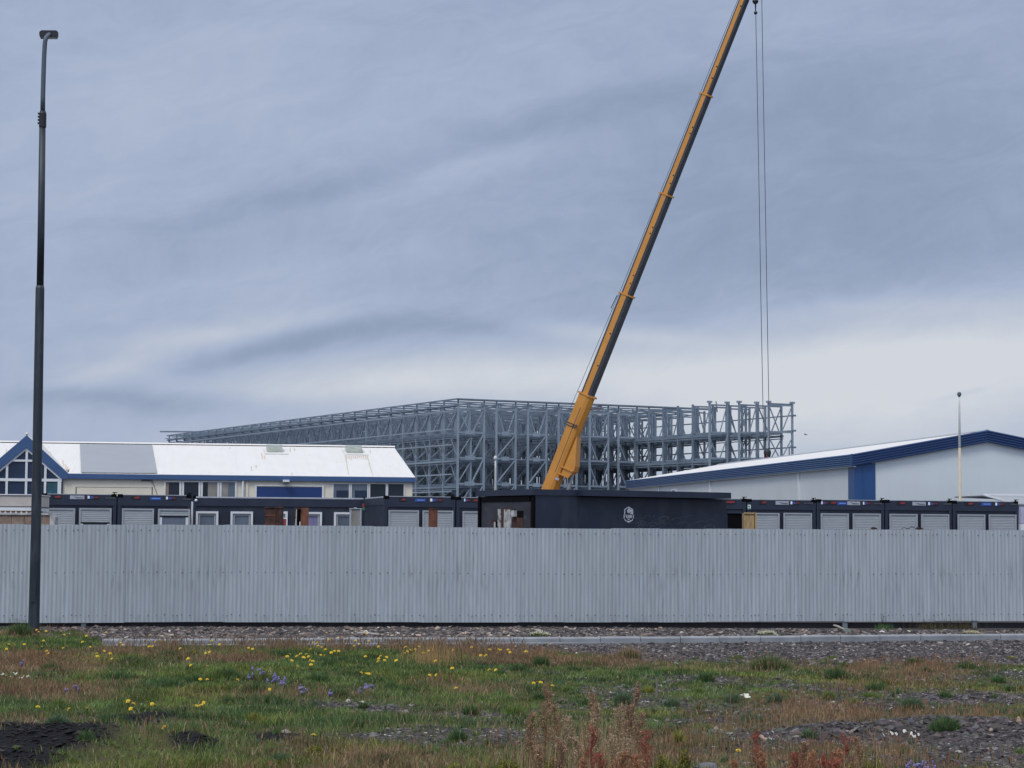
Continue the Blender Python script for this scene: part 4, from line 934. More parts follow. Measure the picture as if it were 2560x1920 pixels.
rest = MB(); nparts = 0
for i, (x0, x1, y0) in enumerate(rows):
    ext = i >= 8; ytail = RL
    bay = BAY if i < 4 else 2.3
    ylist = [y0] + [bay * k for k in range(-8, int(RL / bay) + 1) if bay * k > y0 + .9]
    if i >= 9: ylist = ylist[:4] + ylist[6::4]
    for k, y in enumerate(ylist):
        zt_ = ZF if not (ext and y < 0) else ZF + .25
        if ext and y < -BAY: zt_ = at(rowpx[i][0], 1007, (167.3, 167.0, 165.6)[i - 8]).z
        if (k == 0) or (i == 0) or (ext and k < 6) or (k < 4 and nparts < 96):
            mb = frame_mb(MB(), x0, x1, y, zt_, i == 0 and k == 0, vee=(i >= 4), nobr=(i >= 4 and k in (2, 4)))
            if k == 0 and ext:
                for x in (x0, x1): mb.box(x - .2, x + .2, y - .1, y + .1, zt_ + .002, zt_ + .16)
            obj('upright_frame', mb, M_zinclit if k == 0 or (i == 0 and k < 8) else M_zincshade, rack); nparts += 1
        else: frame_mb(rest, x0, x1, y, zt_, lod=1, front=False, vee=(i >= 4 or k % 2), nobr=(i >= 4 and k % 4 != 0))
o = obj('inner_frame', rest, M_zincshade, rack); o['kind'] = 'stuff'
# shelf decks: long rails with cross arms, one per row and level
for i, (x0, x1, y0) in enumerate(rows):
    for li, z in enumerate(LV[:4]):
        mb = MB(); ys0 = y0 + (.0 if not (i == 10) else 1.2)
        for x in (x0, x1): mb.box(x - .05, x + .05, ys0 + .08, RL, z - .34, z - .16)
        for x in (x0 + .25, x1 - .25): mb.box(x - .04, x + .04, ys0 + .08, RL, z - .12, z + .02)
        for x in (x0, x1): mb.box(x - .03, x + .03, ys0 + .08, RL, z - .5, z - .42)
        y = ys0 + .5
        while y < RL:
            mb.box(x0 + .051, x1 - .051, y - .15, y + .15, z - .30, z - .22); y += 1.0
        obj('shelf_deck', mb, M_zincshade, rack)
# aisle stubs at the front line, between rows
mb = MB()
for i in range(0, 4):
    for z in LV[:3]:
        xa = rows[i][0]; xb = rows[i][1]; obj('bracket', MB().box(xa + (xb - xa) * .25, xa + (xb - xa) * .62, -.2, -.08, z - .16, z + .16), M_zinclit, rack)
for i in range(1, 7):
    for z in LV[:3]:
        if i in (1, 3): obj('aisle_tie', MB().box(rows[i][1] + .08, rows[i + 1][0] - .08, .2, .3, z - .06, z + .02), M_zinclit, rack)
for z in [at(1138, p, YR).z for p in (1027, 1073, 1111.6, 1153, 1185.7, 1228.5)]:
    obj('side_rail', MB().box(-.42, -.32, .4, RL, z - .05, z + .06), M_zinclit, rack)
mb = MB()
for k in range(0, 27):
    y = .6 + BAY * (k + .5)
    for zi in range(2, 3):
        pass
# long diagonal braces standing in the outer side face
for k in range(0, 28, 1):
    y = BAY * k
    mb = MB()
    for j in range(3):
        zt_, zb_ = ([ZF] + LV)[j], ([ZF] + LV)[j + 1]
        if j == 0: mb.bar((-.02, y + .1, zt_ - .3), (-.02, y + 1.3, zb_ + .2), .07, .07)
        else: mb.bar((-.02, y + .2, zb_ + .2), (-.02, y + 1.3, zt_ - .5), .06, .06)
    obj('side_brace', mb, M_zincshade, rack)
xR = rows[7][1] + 1.6
for k in range(0, 29):
    y = BAY * k
    if y > RL: break
    mb = MB(); n = 9; sag = random.uniform(.0, .07)
    xe = xR if k < 26 else xR - 3
    for q in range(n):
        xa = -.1 + (xe + .1) * q / n; xb = -.1 + (xe + .1) * (q + 1) / n
        mb.bar((xa, y, ZT - .06), (xb, y, ZT - .06), .08, .12)
        mb.bar((xa, y + .5, ZT - .42), ((xa + xb) / 2, y + .5, ZT - .34 + sag), .06, .07); mb.bar(((xa + xb) / 2, y + .5, ZT - .34 + sag), (xb, y + .5, ZT - .42), .06, .07)
        mb.bar((xa, y + 1.4, ZT - .3), (xb, y + 1.4, ZT - .3), .05, .06)
    for (x0, x1, y0) in rows[:8]:
        for x in (x0, x1): mb.box(x - .05, x + .05, y - .05, y + .05, ZF + .001, ZT - .12)
    obj('roof_purlin', mb, M_zincshade, rack)
for i, (x0, x1, y0) in enumerate(rows[:8]):
    obj('rafter', MB().box(x0 - .06, x0 + .06, 0, RL, ZT - .62, ZT - .46).box(x1 - .04, x1 + .04, 0, RL, ZT - .6, ZT - .5), M_zincshade, rack)
# side top rail with outer edge
obj('edge_rail', MB().box(-.2, -.1, -.1, RL, ZT - .08, ZT + .04).box(-.2, -.1, 0, RL, ZT - .58, ZT - .5).box(-.2, xR, -.2, -.1, ZT - .06, ZT + .04), M_zincshade, rack)
# horizontals between the three unroofed rows
mb = MB()
for i in (8, 9, 10):
    x0, x1, y0 = rows[i]; zt_ = at(rowpx[i][0], 1007, 167).z
    mb.box(x0, x1, y0 - .06, y0 + .06, zt_ - .2, zt_ - .1)
for z in (at(1981, 1037, 165.6).z, at(1981, 1075, 165.6).z, at(1981, 1117, 165.6).z, at(1981, 1155, 165.6).z):
    mb.box(rows[10][1] + .08, rows[10][1] + .16, rows[10][2] - .2, RL * .62, z - .05, z + .05)
    mb.box(rows[10][1] - .1, rows[10][1] + .3, rows[10][2] - .12, rows[10][2] - .05, z - .07, z + .07)
obj('end_rail', mb, M_zincshade, rack)
P = fr_.loc(at(1502, 1019, 180)); Q = fr_.loc(at(1224, 1049, 201))
obj('red_beam', MB().bar(P, Q, .22, .3), M_redsteel, rack)
P = at(1790, 1003, 168); Q = at(1793, 1012, 168); obj('loose_strut', MB().bar(fr_.loc(P), fr_.loc(Q) + Vector((0, 0, -.6)), .07), M_zincshade, rack)
P = fr_.loc(at(400, 1079, 246)); Q = fr_.loc(at(500, 1079.5, 246)); obj('loose_rail', MB().bar(P, Q, .25, .16), M_zincshade, rack)
P = at(1977, 1120, 165); q = fr_.loc(P); obj('hose_loop', MB().tube([q + Vector((-.15, 0, -.6)), q + Vector((-.15, 0, .05)), q + Vector((0, 0, .2)), q + Vector((.2, 0, .1)), q + Vector((.2, 0, -.2))], .06, 6), M_zincshade, rack)

# ================================================================== mobile crane
PT = at(1378.5, 1222, 135); 
def bpt(px, py):           # boom axis lies in a vertical plane heading 25 degrees towards the viewer
    n = Vector((math.sin(math.radians(25)), math.cos(math.radians(25)), 0)); return onplane(px, py, PT, n)
crane = thing('mobile_crane', 'yellow telescopic mobile crane with its long boom raised to the upper right', 'crane', (PT.x - 1.2, PT.y, 0))
CO = Vector(crane.location)
ctl = bpt(1378.5, 1222) - CO; cth = bpt(1862, 0) - CO
bd = (cth - ctl).normalized(); bu = Vector((math.cos(math.radians(-25)), math.sin(math.radians(-25)), 0))   # heading
bside = bd.cross(bu).normalized()
if bside.y > 0: bside = -bside          # side facing the viewer
bun = bside.cross(bd).normalized()
if bun.z > 0: bun = -bun                # towards the underside
def bparam(py):
    px = 1378.5 + (1222 - py) * (1862 - 1378.5) / 1222
    return bpt(px, py) - CO
def section(pa, pb, w, h, name, yl=.62, taper=0):
    """octagonal-bellied boom tube: yellow flanks, dark rounded belly, dark top strip"""
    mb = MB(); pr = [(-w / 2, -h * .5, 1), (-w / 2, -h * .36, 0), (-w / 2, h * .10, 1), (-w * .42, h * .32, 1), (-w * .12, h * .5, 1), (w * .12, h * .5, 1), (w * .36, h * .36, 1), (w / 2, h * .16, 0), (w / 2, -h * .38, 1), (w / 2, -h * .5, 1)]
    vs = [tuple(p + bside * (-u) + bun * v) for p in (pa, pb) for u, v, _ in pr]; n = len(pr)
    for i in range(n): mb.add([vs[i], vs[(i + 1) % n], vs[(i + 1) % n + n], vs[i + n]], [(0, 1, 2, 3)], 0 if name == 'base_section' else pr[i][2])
    mb.add(vs[:n], [tuple(range(n))], 0); mb.add(vs[n:], [tuple(reversed(range(n)))], 0)
    return obj(name, mb, [M_yellow, M_boomdk], crane)
root = ctl - bd * 6.2
cuts = [1222, 990, 740, 490, 240, -120]
sizes = [(.92, .93), (.76, .79), (.68, .70), (.60, .62), (.52, .55)]
for i in range(5):
    pa = root if i == 0 else bparam(cuts[i]) ; pb = bparam(cuts[i + 1])
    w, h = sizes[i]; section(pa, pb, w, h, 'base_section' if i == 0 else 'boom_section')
    if i < 4:
        mb = MB(); cwid, ch = w * 1.12, h * 1.16
        for (d0, d1) in ((0, .1),):
            a = pb + bd * d0; b_ = pb + bd * d1; q = [a + bside * sx_ * cwid / 2 + bun * sy_ for sx_, sy_ in ((-1, -ch * .5), (1, -ch * .5), (1, ch * .2), (.3, ch * .54), (-.3, ch * .54), (-1, ch * .2))]
            mb.prism(q, b_ - a)
        mb.bar(pb - bun * (h * .5), pb - bun * (h * .5 + .3), .08)
        obj('collar', mb, M_yellow, crane)
        hm = MB(); 
        L0, L1 = pb, bparam(cuts[i + 2])
        for f_ in ((.12, .2, .62, .68) if i else (.3, .62)):
            c_ = L0.lerp(L1, f_) + bside * (sizes[i + 1][0] / 2 + .004); r_ = .05
            hm.prism([c_ + (bd * math.cos(k * PI / 4) + bun * math.sin(k * PI / 4)) * r_ for k in range(8)], bside * .01)
        obj('pin_hole', hm, M_hook, crane)
# long seam, hooks and bracket on the base section
b0 = bparam(1200); b1 = bparam(1000); mb = MB()
mb.bar(b0.lerp(b1, .1) + bside * .463, b0.lerp(b1, .9) + bside * .463, .02, .03); obj('side_seam', mb, M_boomdk, crane)
mb = MB()
for py, off in ((1062, 0), (1068, 0)):
    c_ = bparam(py) + bside * .5; mb.bar(c_ - bun * .62, c_ + bun * .15, .04)
c_ = bparam(1064) + bside * .52; mb.bar(c_ - bd * .1, c_ + bd * .1, .05); mb.bar(c_ + bun * .22 - bd * .12, c_ + bun * .22 + bd * .12, .07)
obj('strap', mb, M_boomdk, crane)
# lift-ram bracket under the boom
q0, q1, q2, q3 = bparam(1085), bparam(1150), bparam(1163), bparam(1180)
mb = MB(); pl = [q0 + bun * .45, q1 + bun * 1.12, q2 + bun * 1.15, q3 + bun * .95, q3 + bun * .4]
mb.prism([p + bside * .36 for p in pl], -bside * .72); obj('ram_bracket', mb, M_yellow, crane)
mb = MB(); a = q2 + bun * .2 + bside * .4
mb.bar(a, q2 + bun * 1.1 + bside * .4, .1); a = q3 + bside * .4 + bun * .2; mb.bar(a, q3 + bun * 1.0 + bside * .4, .09); obj('bracket_plate', mb, M_yellow, crane)
rt = q2 + bun * .95; rb = bpt(1412, 1260) - CO; rb = rt + (rb - rt).normalized() * 6.5
obj('lift_ram', MB().tube([rt, rt.lerp(rb, .42)], .13, 12), M_zincpost, crane, True); obj('ram_barrel', MB().tube([rt.lerp(rb, .4), rb], .2, 12), M_yellow, crane, True)
c_ = bparam(1196) + bside * .49 + bun * .3; obj('data_plate', MB().prism([c_ - bun * .1, c_ + bun * .16 + bd * .02, c_ + bun * .16 + bd * .17, c_ - bun * .1 + bd * .15], bside * .03), M_silver, crane)
# hoist wire over the back of the boom, with guide rod
ws = [bparam(990) - bun * .85 - bd * 1.2, bparam(740) - bun * .62, bparam(490) - bun * .54, bparam(240) - bun * .5, bparam(-120) - bun * .42]
obj('back_wire', MB().tube(ws, .016, 5), M_wire, crane)
g_ = bparam(748) - bun * .42; obj('guide_bracket', MB().tube([g_, g_ - bun * .28, g_ - bun * .36 - bd * .9, g_ - bun * .2 - bd * .9], .035, 6), M_zincpost, crane)
# boom head and hoist lines
hp = at(1889, -95, 129.2) - CO; obj('boom_head', MB().prism([cth + bd * 2.2 + bside * .3, hp + bside * .3 + Vector((0, 0, .2)), hp + bside * .3 + Vector((.5, 0, -.3)), cth + bd * .9 + bside * .3 + bun * .3], -bside * .6), M_yellow, crane)
wa, wb1 = at(1889.5, 36, 129) - CO, at(1909, 1122, 129) - CO
wc, wd = at(1903, -80, 129) - CO, at(1924, 1122, 129) - CO
mb = MB(); jitter = lambda p: p + Vector((random.uniform(-.006, .006), 0, 0))
mb.tube([jitter(wa.lerp(wb1, q / 6)) for q in range(7)], .022, 5); mb.tube([jitter(wc.lerp(wd, q / 6)) for q in range(7)], .022, 5)
obj('hoist_rope', mb, M_wire, crane)
mb = MB(); h1 = at(1884, -60, 129) - CO; h2 = at(1893, -60, 129) - CO; tp = at(1889, 30, 129) - CO
mb.bar(h1, tp, .05).bar(h2, tp, .05).ball(tp + Vector((0, 0, -.05)), .12); mb.ball((at(1888.5, 3, 129) - CO), .2); obj('rope_anchor', mb, M_hook, crane)
hb = at(1918.5, 1131, 129) - CO; mb = MB().ball(hb, .24, 0, 12, .95).prism([hb + Vector((-.22, -.1, -.05)), hb + Vector((.22, -.1, -.05)), hb + Vector((.14, -.1, -.42)), hb + Vector((-.14, -.1, -.42))], (0, .2, 0)).bar(hb + Vector((-.15, 0, .12)), hb + Vector((.15, 0, .28)), .05)
hk = obj('hook_block', mb, M_hook, crane, True); obj('hook', MB().tube([hb + Vector((.0, 0, -.4)), hb + Vector((0, 0, -.62)), hb + Vector((.14, 0, -.75)), hb + Vector((.22, 0, -.62))], .05, 8), M_hook, hk)
obj('hook_stripe', MB().bar(hb + Vector((-.1, -.12, -.18)), hb + Vector((.08, -.12, -.36)), .05), M_red, hk)
# turntable and carrier standing behind the containers
obj('turntable', MB().box(-2.6, 1.6, -1.2, 1.2, 1.45, 2.3), M_yellow, crane); obj('carrier', MB().box(-6.5, 6.0, -1.25, 1.25, .75, 1.4).box(5.0, 6.9, -1.2, 1.2, 1.0, 2.2), M_yellow, crane)
obj('counterweight', MB().box(-3.6, -2.62, -1.3, 1.3, 1.5, 2.5), M_boomdk, crane)
for x in (-5.4, -3.9, 1.2, 2.7, 4.6):
    for y in (-1.3, 1.05): obj('wheel', MB().tube([(x, y, .62), (x, y + .25, .62)], .62, 18), M_hook, crane)

# ================================================================== bird
bp_ = at(2014, 1086.5, 260); b = thing('bird', 'small dark bird gliding in the sky right of the steel rack', 'bird', tuple(bp_))
o = MB().tube([(-.2, 0, .0), (-.1, 0, .02), (.05, 0, .01), (.17, 0, -.03), (.25, 0, -.05)], [.015, .05, .055, .03, .01], 8); obj('body', o, M_hook, b)
obj('wing', MB().prism([(-.04, 0, .03), (.08, 0, .03), (-.05, -.1, .11), (-.27, -.25, .06), (-.2, -.1, .08)], (0, 0, .012)), M_hook, b); obj('wing', MB().prism([(-.04, 0, .03), (.08, 0, .03), (.22, .1, .0), (.36, .3, -.03), (.1, .15, .04)], (0, 0, .012)), M_hook, b)
# ================================================================== plants, stones
def attr_mat(name, rough=.8, trans=.25):
    m = bpy.data.materials.new(name); m.use_nodes = True; N = m.node_tree.nodes; L = m.node_tree.links; B = N['Principled BSDF']
    B.inputs['Roughness'].default_value = rough; B.inputs['Specular IOR Level'].default_value = .2
    v = N.new('ShaderNodeVertexColor'); v.layer_name = 'Col'; L.new(v.outputs[0], B.inputs['Base Color'])
    if trans:
        tr = N.new('ShaderNodeBsdfTranslucent'); L.new(v.outputs[0], tr.inputs[0]); mx_ = N.new('ShaderNodeMixShader'); mx_.inputs[0].default_value = trans
        L.new(B.outputs[0], mx_.inputs[1]); L.new(tr.outputs[0], mx_.inputs[2]); L.new(mx_.outputs[0], N['Material Output'].inputs[0])
    return m
M_leaf = attr_mat('leaf'); M_stone = attr_mat('stone', .9, 0)
M_petal = mat('yellow_petal', c3(.72, .50, .02), .6); M_purple = mat('purple_petal', c3(.19, .165, .36), .6); M_wpetal = mat('white_petal', c3(.68, .68, .6), .6)
def tri_obj(name, V, T, cols, m, parent=None):
    me = bpy.data.meshes.new(name); raw_mesh(me, V, T, 3)
    a = me.color_attributes.new('Col', 'FLOAT_COLOR', 'POINT'); a.data.foreach_set('color', np.concatenate([cols, np.ones((len(cols), 1))], 1).astype(np.float32).ravel())
    me.materials.append(m); o = bpy.data.objects.new(name, me); C.objects.link(o)
    if parent: o.parent = parent
    return o
def blades(P, H, W, lean, col, g=rng):
    """P (n,3) feet; H heights; W widths; lean (n,2); col (n,3): two-part tapering blades"""
    n = len(P); ang = g.uniform(0, PI, n); dx = np.cos(ang) * W / 2; dy = np.sin(ang) * W / 2 * .6
    lx = lean[:, 0]; ly = lean[:, 1]; z = np.zeros(n)
    A = P + np.stack([dx, dy, z - .01], -1); Bq = P - np.stack([dx, dy, z + .01], -1)
    mid = P + np.stack([lx * .35, ly * .35, H * .58], -1)
    Cq = mid + np.stack([dx, dy, z], -1) * .8; D = mid - np.stack([dx, dy, z], -1) * .8
    E = P + np.stack([lx, ly, H], -1)
    V = np.stack([A, Bq, Cq, D, E], 1).reshape(-1, 3)
    b = np.arange(n)[:, None] * 5
    T = np.concatenate([b + [0, 1, 2], b + [1, 3, 2], b + [2, 3, 4]], 1).reshape(-1, 3)
    return V, T, np.repeat(col, 5, 0)
class Bag:
    def __init__(s): s.V = []; s.T = []; s.Cc = []; s.n = 0
    def add(s, V, T, c): s.V.append(V); s.T.append(T + s.n); s.Cc.append(c); s.n += len(V)
    def obj(s, name, m, parent=None, org=None):
        V = np.concatenate(s.V)
        if org is not None: V = V - np.array(org)
        return tri_obj(name, V, np.concatenate(s.T), np.concatenate(s.Cc), m, parent)
def seeds(P, size, col, g=rng):
    """tiny tetra-like flecks"""
    n = len(P); r = g.normal(0, 1, (n, 3, 3)); r /= np.linalg.norm(r, axis=2, keepdims=True)
    V = (P[:, None, :] + r * size[:, None, None]).reshape(-1, 3); T = (np.arange(n)[:, None] * 3 + [0, 1, 2])
    return V, T, np.repeat(col, 3, 0)
def colmix(n, base, var, g=rng):
    c = np.array(base)[None] * (1 + g.normal(0, var, (n, 1))) * (1 + g.normal(0, var * .3, (n, 3))); return np.clip(c, .004, .9)
GREEN = np.array([.155, .215, .060]); DGREEN = np.array([.070, .135, .048]); YGREEN = np.array([.24, .26, .05]); BROWN = np.array([.30, .205, .125]); STRAW = np.array([.42, .34, .19]); BLUEG = np.array([.10, .165, .09])
def scatter(n, y0=13.2, y1=37.5, p=1.0):
    # uniform over the visible wedge
    u = rng.random(n); Y = np.sqrt(y0 ** 2 + u * (y1 ** 2 - y0 ** 2)); X = (rng.random(n) - .5) * 2 * .262 * Y
    return X, Y
grass = Bag()
# low turf
X, Y = scatter(420000); cvr = cover(X, Y); keep = rng.random(len(X)) < cvr ** 1.3 * .9; X, Y, cvr = X[keep], Y[keep], cvr[keep]
br = brown(X, Y) + rng.normal(0, .12, len(X)); n = len(X)
px_, py_ = gpx(X, Y)
hvar = fbm(X, Y, .5, 33, 3); lush = np.interp(px_, [0, 1100, 1500, 2560], [1, 1, .7, .55])
h = (.02 + .10 * hvar ** 1.7 * cvr * (.5 + fbm(X, Y, .22, 77, 2))) * (.7 + .6 * rng.random(n)) * lush + .006
w = np.where(Y > 24, .008, .006) * (.8 + .5 * rng.random(n))
gmixn = np.clip(fbm(X, Y, .8, 40) * 2 - .5, 0, 1)[:, None]; ymix = np.clip((fbm(X, Y, 1.1, 50) - .56) * 5, 0, 1)[:, None]
bot = np.clip((py_ - 1850) / 60, 0, 1)[:, None] * .5
gc = GREEN * gmixn + DGREEN * (1 - gmixn); gc = gc * (1 - ymix * .6) + YGREEN * ymix * .6; gc = gc * (1 - bot) + (YGREEN * .8) * bot
bc = BROWN * (1 - rng.random((n, 1)) * .35)
isb = (rng.random(n) < np.clip((br - .38) / .62, 0, 1) ** 1.15)[:, None]; col = np.where(isb, bc, gc) * (1 + rng.normal(0, .25, (n, 1))) * (.2 + 1.55 * fbm(X, Y, .3, 71, 3) ** 1.15)[:, None]
col = np.clip(col, .006, .8); st_ = rng.random(n) < .05; col[st_] = STRAW
h = np.where(isb[:, 0], h * 1.35, h)
lean = rng.normal(0, 1, (n, 2)) * (h * .5)[:, None]
grass.add(*blades(np.stack([X, Y, hgt(X, Y)], -1), h, w, lean, col))
# taller seed stalks in the brown areas
X, Y = scatter(150000); b_ = brown(X, Y); cvr = cover(X, Y); cl = fbm(X, Y, .28, 61, 3)
keep = (rng.random(len(X)) < np.clip((b_ - .42) * 1.3, 0, 1) * np.clip((cl - .38) * 4, .08, 1)) & (cvr > .25); X, Y = X[keep], Y[keep]; n = len(X)
h = .07 + .09 * rng.random(n); P = np.stack([X, Y, hgt(X, Y)], -1); lean = rng.normal(0, .018, (n, 2))
t_ = rng.random((n, 1)); col = (BROWN * t_ + np.array([.20, .125, .07]) * (1 - t_)) * (1 + rng.normal(0, .25, (n, 1)))
grass.add(*blades(P, h, np.full(n, .0045), lean, np.clip(col, .01, .8)))
m_ = rng.random(n) < .6; hd_ = P[m_] + np.stack([lean[m_, 0], lean[m_, 1], h[m_]], -1) * .93
grass.add(*blades(hd_ - [0, 0, .015], np.full(m_.sum(), .035), np.full(m_.sum(), .009), lean[m_] * .3, np.clip(col[m_] * [1.1, .9, .85], .01, .8)))
# seed stalks standing in front of the kerb
n = 2600; pxs = np.concatenate([rng.uniform(270, 1320, n // 2), rng.choice([430, 620, 700, 740, 860, 1000, 1090, 1180], n // 2) + rng.normal(0, 22, n // 2)]); Y = F * EYE / (rng.uniform(1616, 1634, n) - 1340 - (pxs - 1280) * ROLL); X = (pxs - 1280) / F * Y
h = .08 + .13 * rng.random(n); P = np.stack([X, Y, hgt(X, Y)], -1); lean = rng.normal(0, .02, (n, 2)); col = colmix(n, BROWN * .85, .3)
grass.add(*blades(P, h, np.full(n, .005), lean, col)); grass.add(*blades(P + np.stack([lean[:, 0], lean[:, 1], h], -1) * .9 - [0, 0, .02], np.full(n, .045), np.full(n, .011), lean * .3, col * .8))
# golden dry grass clump before the kerb, left of centre
n = 420; pxs = rng.normal(1085, 38, n); Y = F * EYE / (rng.uniform(1640, 1672, n) - 1339); X = (pxs - 1280) / F * Y
grass.add(*blades(np.stack([X, Y, hgt(X, Y)], -1), rng.uniform(.12, .34, n), np.full(n, .005), rng.normal(0, .05, (n, 2)), colmix(n, (.38, .24, .11), .25)))
# tufts: (px, py, radius px, height m, colour key) read off the photo; small ones merge with the turf
def Z(x0, l): return [(x0 + a * .25316, 1500 + b * .25316, r * .25316, h_, k_) for a, b, r, h_, k_ in l]
TUFT = Z(0, [(815, 815, 100, .14, 'g'), (1160, 795, 150, .14, 'd'), (1250, 965, 60, .1, 'd'), (1680, 890, 130, .16, 'd'), (1920, 820, 95, .13, 'd'), (2130, 790, 130, .16, 'g'), (150, 900, 80, .12, 'd'), (350, 930, 60, .14, 'd'), (1100, 1260, 150, .15, 'd'), (1400, 1140, 110, .1, 'g'),
    (1650, 570, 80, .13, 'd'), (1300, 630, 130, .15, 'd'), (500, 700, 100, .14, 'd'), (580, 1080, 70, .12, 'g'), (850, 1480, 60, .12, 'd'), (560, 1430, 110, .09, 'b'), (1900, 560, 90, .12, 'g')]) + \
  Z(560, [(310, 920, 110, .15, 'd'), (480, 1010, 85, .12, 'd'), (1050, 670, 90, .17, 'd'), (920, 820, 120, .12, 'd'), (1130, 970, 95, .13, 'd'), (1650, 890, 80, .11, 'd'), (1820, 920, 90, .1, 'd'), (1950, 860, 60, .1, 'b'), (1230, 1080, 45, .06, 'b'), (40, 1040, 60, .1, 'd'), (550, 560, 140, .13, 'd'), (1900, 700, 140, .1, 'g'), (680, 900, 70, .1, 'd'), (300, 1200, 80, .1, 'y'), (1380, 1060, 40, .08, 'd'), (2140, 1130, 50, .09, 'd'), (560, 1600, 90, .1, 'b')]) + \
  Z(1120, [(300, 720, 90, .13, 'd'), (700, 700, 90, .12, 'd'), (1190, 920, 70, .09, 'g'), (650, 1130, 95, .12, 'g'), (230, 1150, 85, .12, 'd'), (900, 980, 60, .08, 'd'), (1350, 1040, 60, .1, 'd'), (90, 1400, 90, .12, 'd'), (1250, 690, 70, .1, 'd'), (520, 740, 70, .1, 'd'), (220, 1250, 70, .08, 'b'), (1400, 640, 60, .08, 'g')]) + \
  Z(1500, [(710, 1040, 75, .13, 'b'), (1310, 1000, 85, .12, 'b'), (1500, 1180, 130, .11, 'b'), (990, 1300, 90, .13, 'g'), (430, 700, 95, .1, 'd'), (970, 930, 60, .08, 'g'), (1360, 590, 60, .07, 'g'), (480, 920, 60, .09, 'y'), (980, 1060, 70, .05, 'd'), (780, 1460, 40, .16, 'y')]) + \
  Z(2000, [(1640, 690, 95, .12, 'd'), (750, 890, 100, .12, 'd'), (700, 960, 80, .08, 'g'), (1960, 820, 75, .1, 'd'), (1430, 950, 70, .08, 'd'), (700, 1100, 80, .09, 'b'), (1990, 1130, 110, .11, 'b'), (90, 1390, 75, .11, 'b'), (440, 660, 60, .08, 'd'), (540, 1010, 70, .07, 'g'), (1390, 660, 45, .05, 'd'), (830, 720, 50, .07, 'd'), (1240, 740, 60, .09, 'd'), (1600, 1120, 90, .1, 'b'), (2080, 890, 60, .08, 'd'), (320, 590, 50, .06, 'g'), (2090, 590, 45, .05, 'y'), (1850, 1230, 120, .08, 'y')])
KC = {'g': GREEN, 'd': DGREEN, 'y': YGREEN, 'b': BLUEG}
def tuft(bag, px, py, rp, H, key, nb=None, g=rng, dark=True):
    q = gpt(px, py); r = rp / F * q.y; n = nb or int(280 + 260 * r / .1); n = min(n, 1400)
    a = g.uniform(0, 2 * PI, n); rr = np.sqrt(g.random(n)) * r; X = q.x + np.cos(a) * rr; Y = q.y + np.sin(a) * rr * .8
    e = 1 - (rr / r) ** 2; h = H * (.35 + .65 * e) * (.45 + .75 * g.random(n))
    lean = np.stack([np.cos(a), np.sin(a)], -1) * (rr / r)[:, None] * (h * .55)[:, None] + g.normal(0, .02, (n, 2))
    c = colmix(n, KC[key] if isinstance(key, str) else key, .32, g); c[g.random(n) < .08] = STRAW * .7
    bag.add(*blades(np.stack([X, Y, hgt(X, Y) - .005], -1), h, np.full(n, .0065), lean, c, g)); return q
for (a, b, r, h_, k_) in TUFT: tuft(grass, a, b, r, h_, k_)
# random small tufts for variety
X, Y = scatter(1500, 14, 33); cvr = cover(X, Y); br = brown(X, Y)
for x, y, c, b in zip(X, Y, cvr, br):
    px, py = gpx(x, y)
    if py < boundary(px) + 6 or random.random() > .25 + c * .6: continue
    kk_ = random.choice('ggdb' if b < .5 else 'db'); tuft(grass, px, py, random.uniform(4, 14), random.uniform(.03, .09), kk_, random.randint(25, 90))
o = grass.obj('grass', M_leaf); tag(o, 'patchy low green and reddish brown grass covering the stony field', 'grass', kind='stuff')
# named large tufts
BIG = [(1925, 1676, 44, .24, 'd', 'large dark green grass tuft with pale stems, right of centre before the gravel strip'),
       (1573, 1650, 28, .14, 'd', 'dark green tuft with reddish top at the gravel edge behind the thin stake'),
       (1353, 1666, 18, .17, 'd', 'round dark green tuft at the left of the gravel edge, below the white-flowered plant'),
       (1763, 1706, 20, .13, 'd', 'compact rounded dark green tuft alone on gravel, between the stake and the big tuft'),
       (566, 1699, 30, .17, 'd', 'broad dark green tuft left of the purple flowers'),
       (50, 1592, 26, .26, 'd', 'dark green grass clump hugging the left side of the lamp post foot'),
       (2288, 1664, 22, .12, 'd', 'small dark green tuft among brown stalks near the gravel strip, right'),
       (2090, 1702, 26, .16, 'd', 'dark brownish green tuft left of the brown grass patch at the right'),
       (2280, 1772, 28, .16, 'b', 'blue-green upright tuft above the dark stone ridge at the right'),
       (2072, 1745, 15, .1, 'g', 'small round bright tuft surrounded by gravel left of the ridge'),
       (1942, 1757, 20, .13, 'b', 'blue-green tuft just left of the white flower head'),
       (1558, 1760, 20, .16, 'b', 'dark spiky tuft behind the tall brown seed stalks'),
       (2362, 1842, 34, .12, 'd', 'dark grass tuft growing out of the stone ridge at the lower right')]
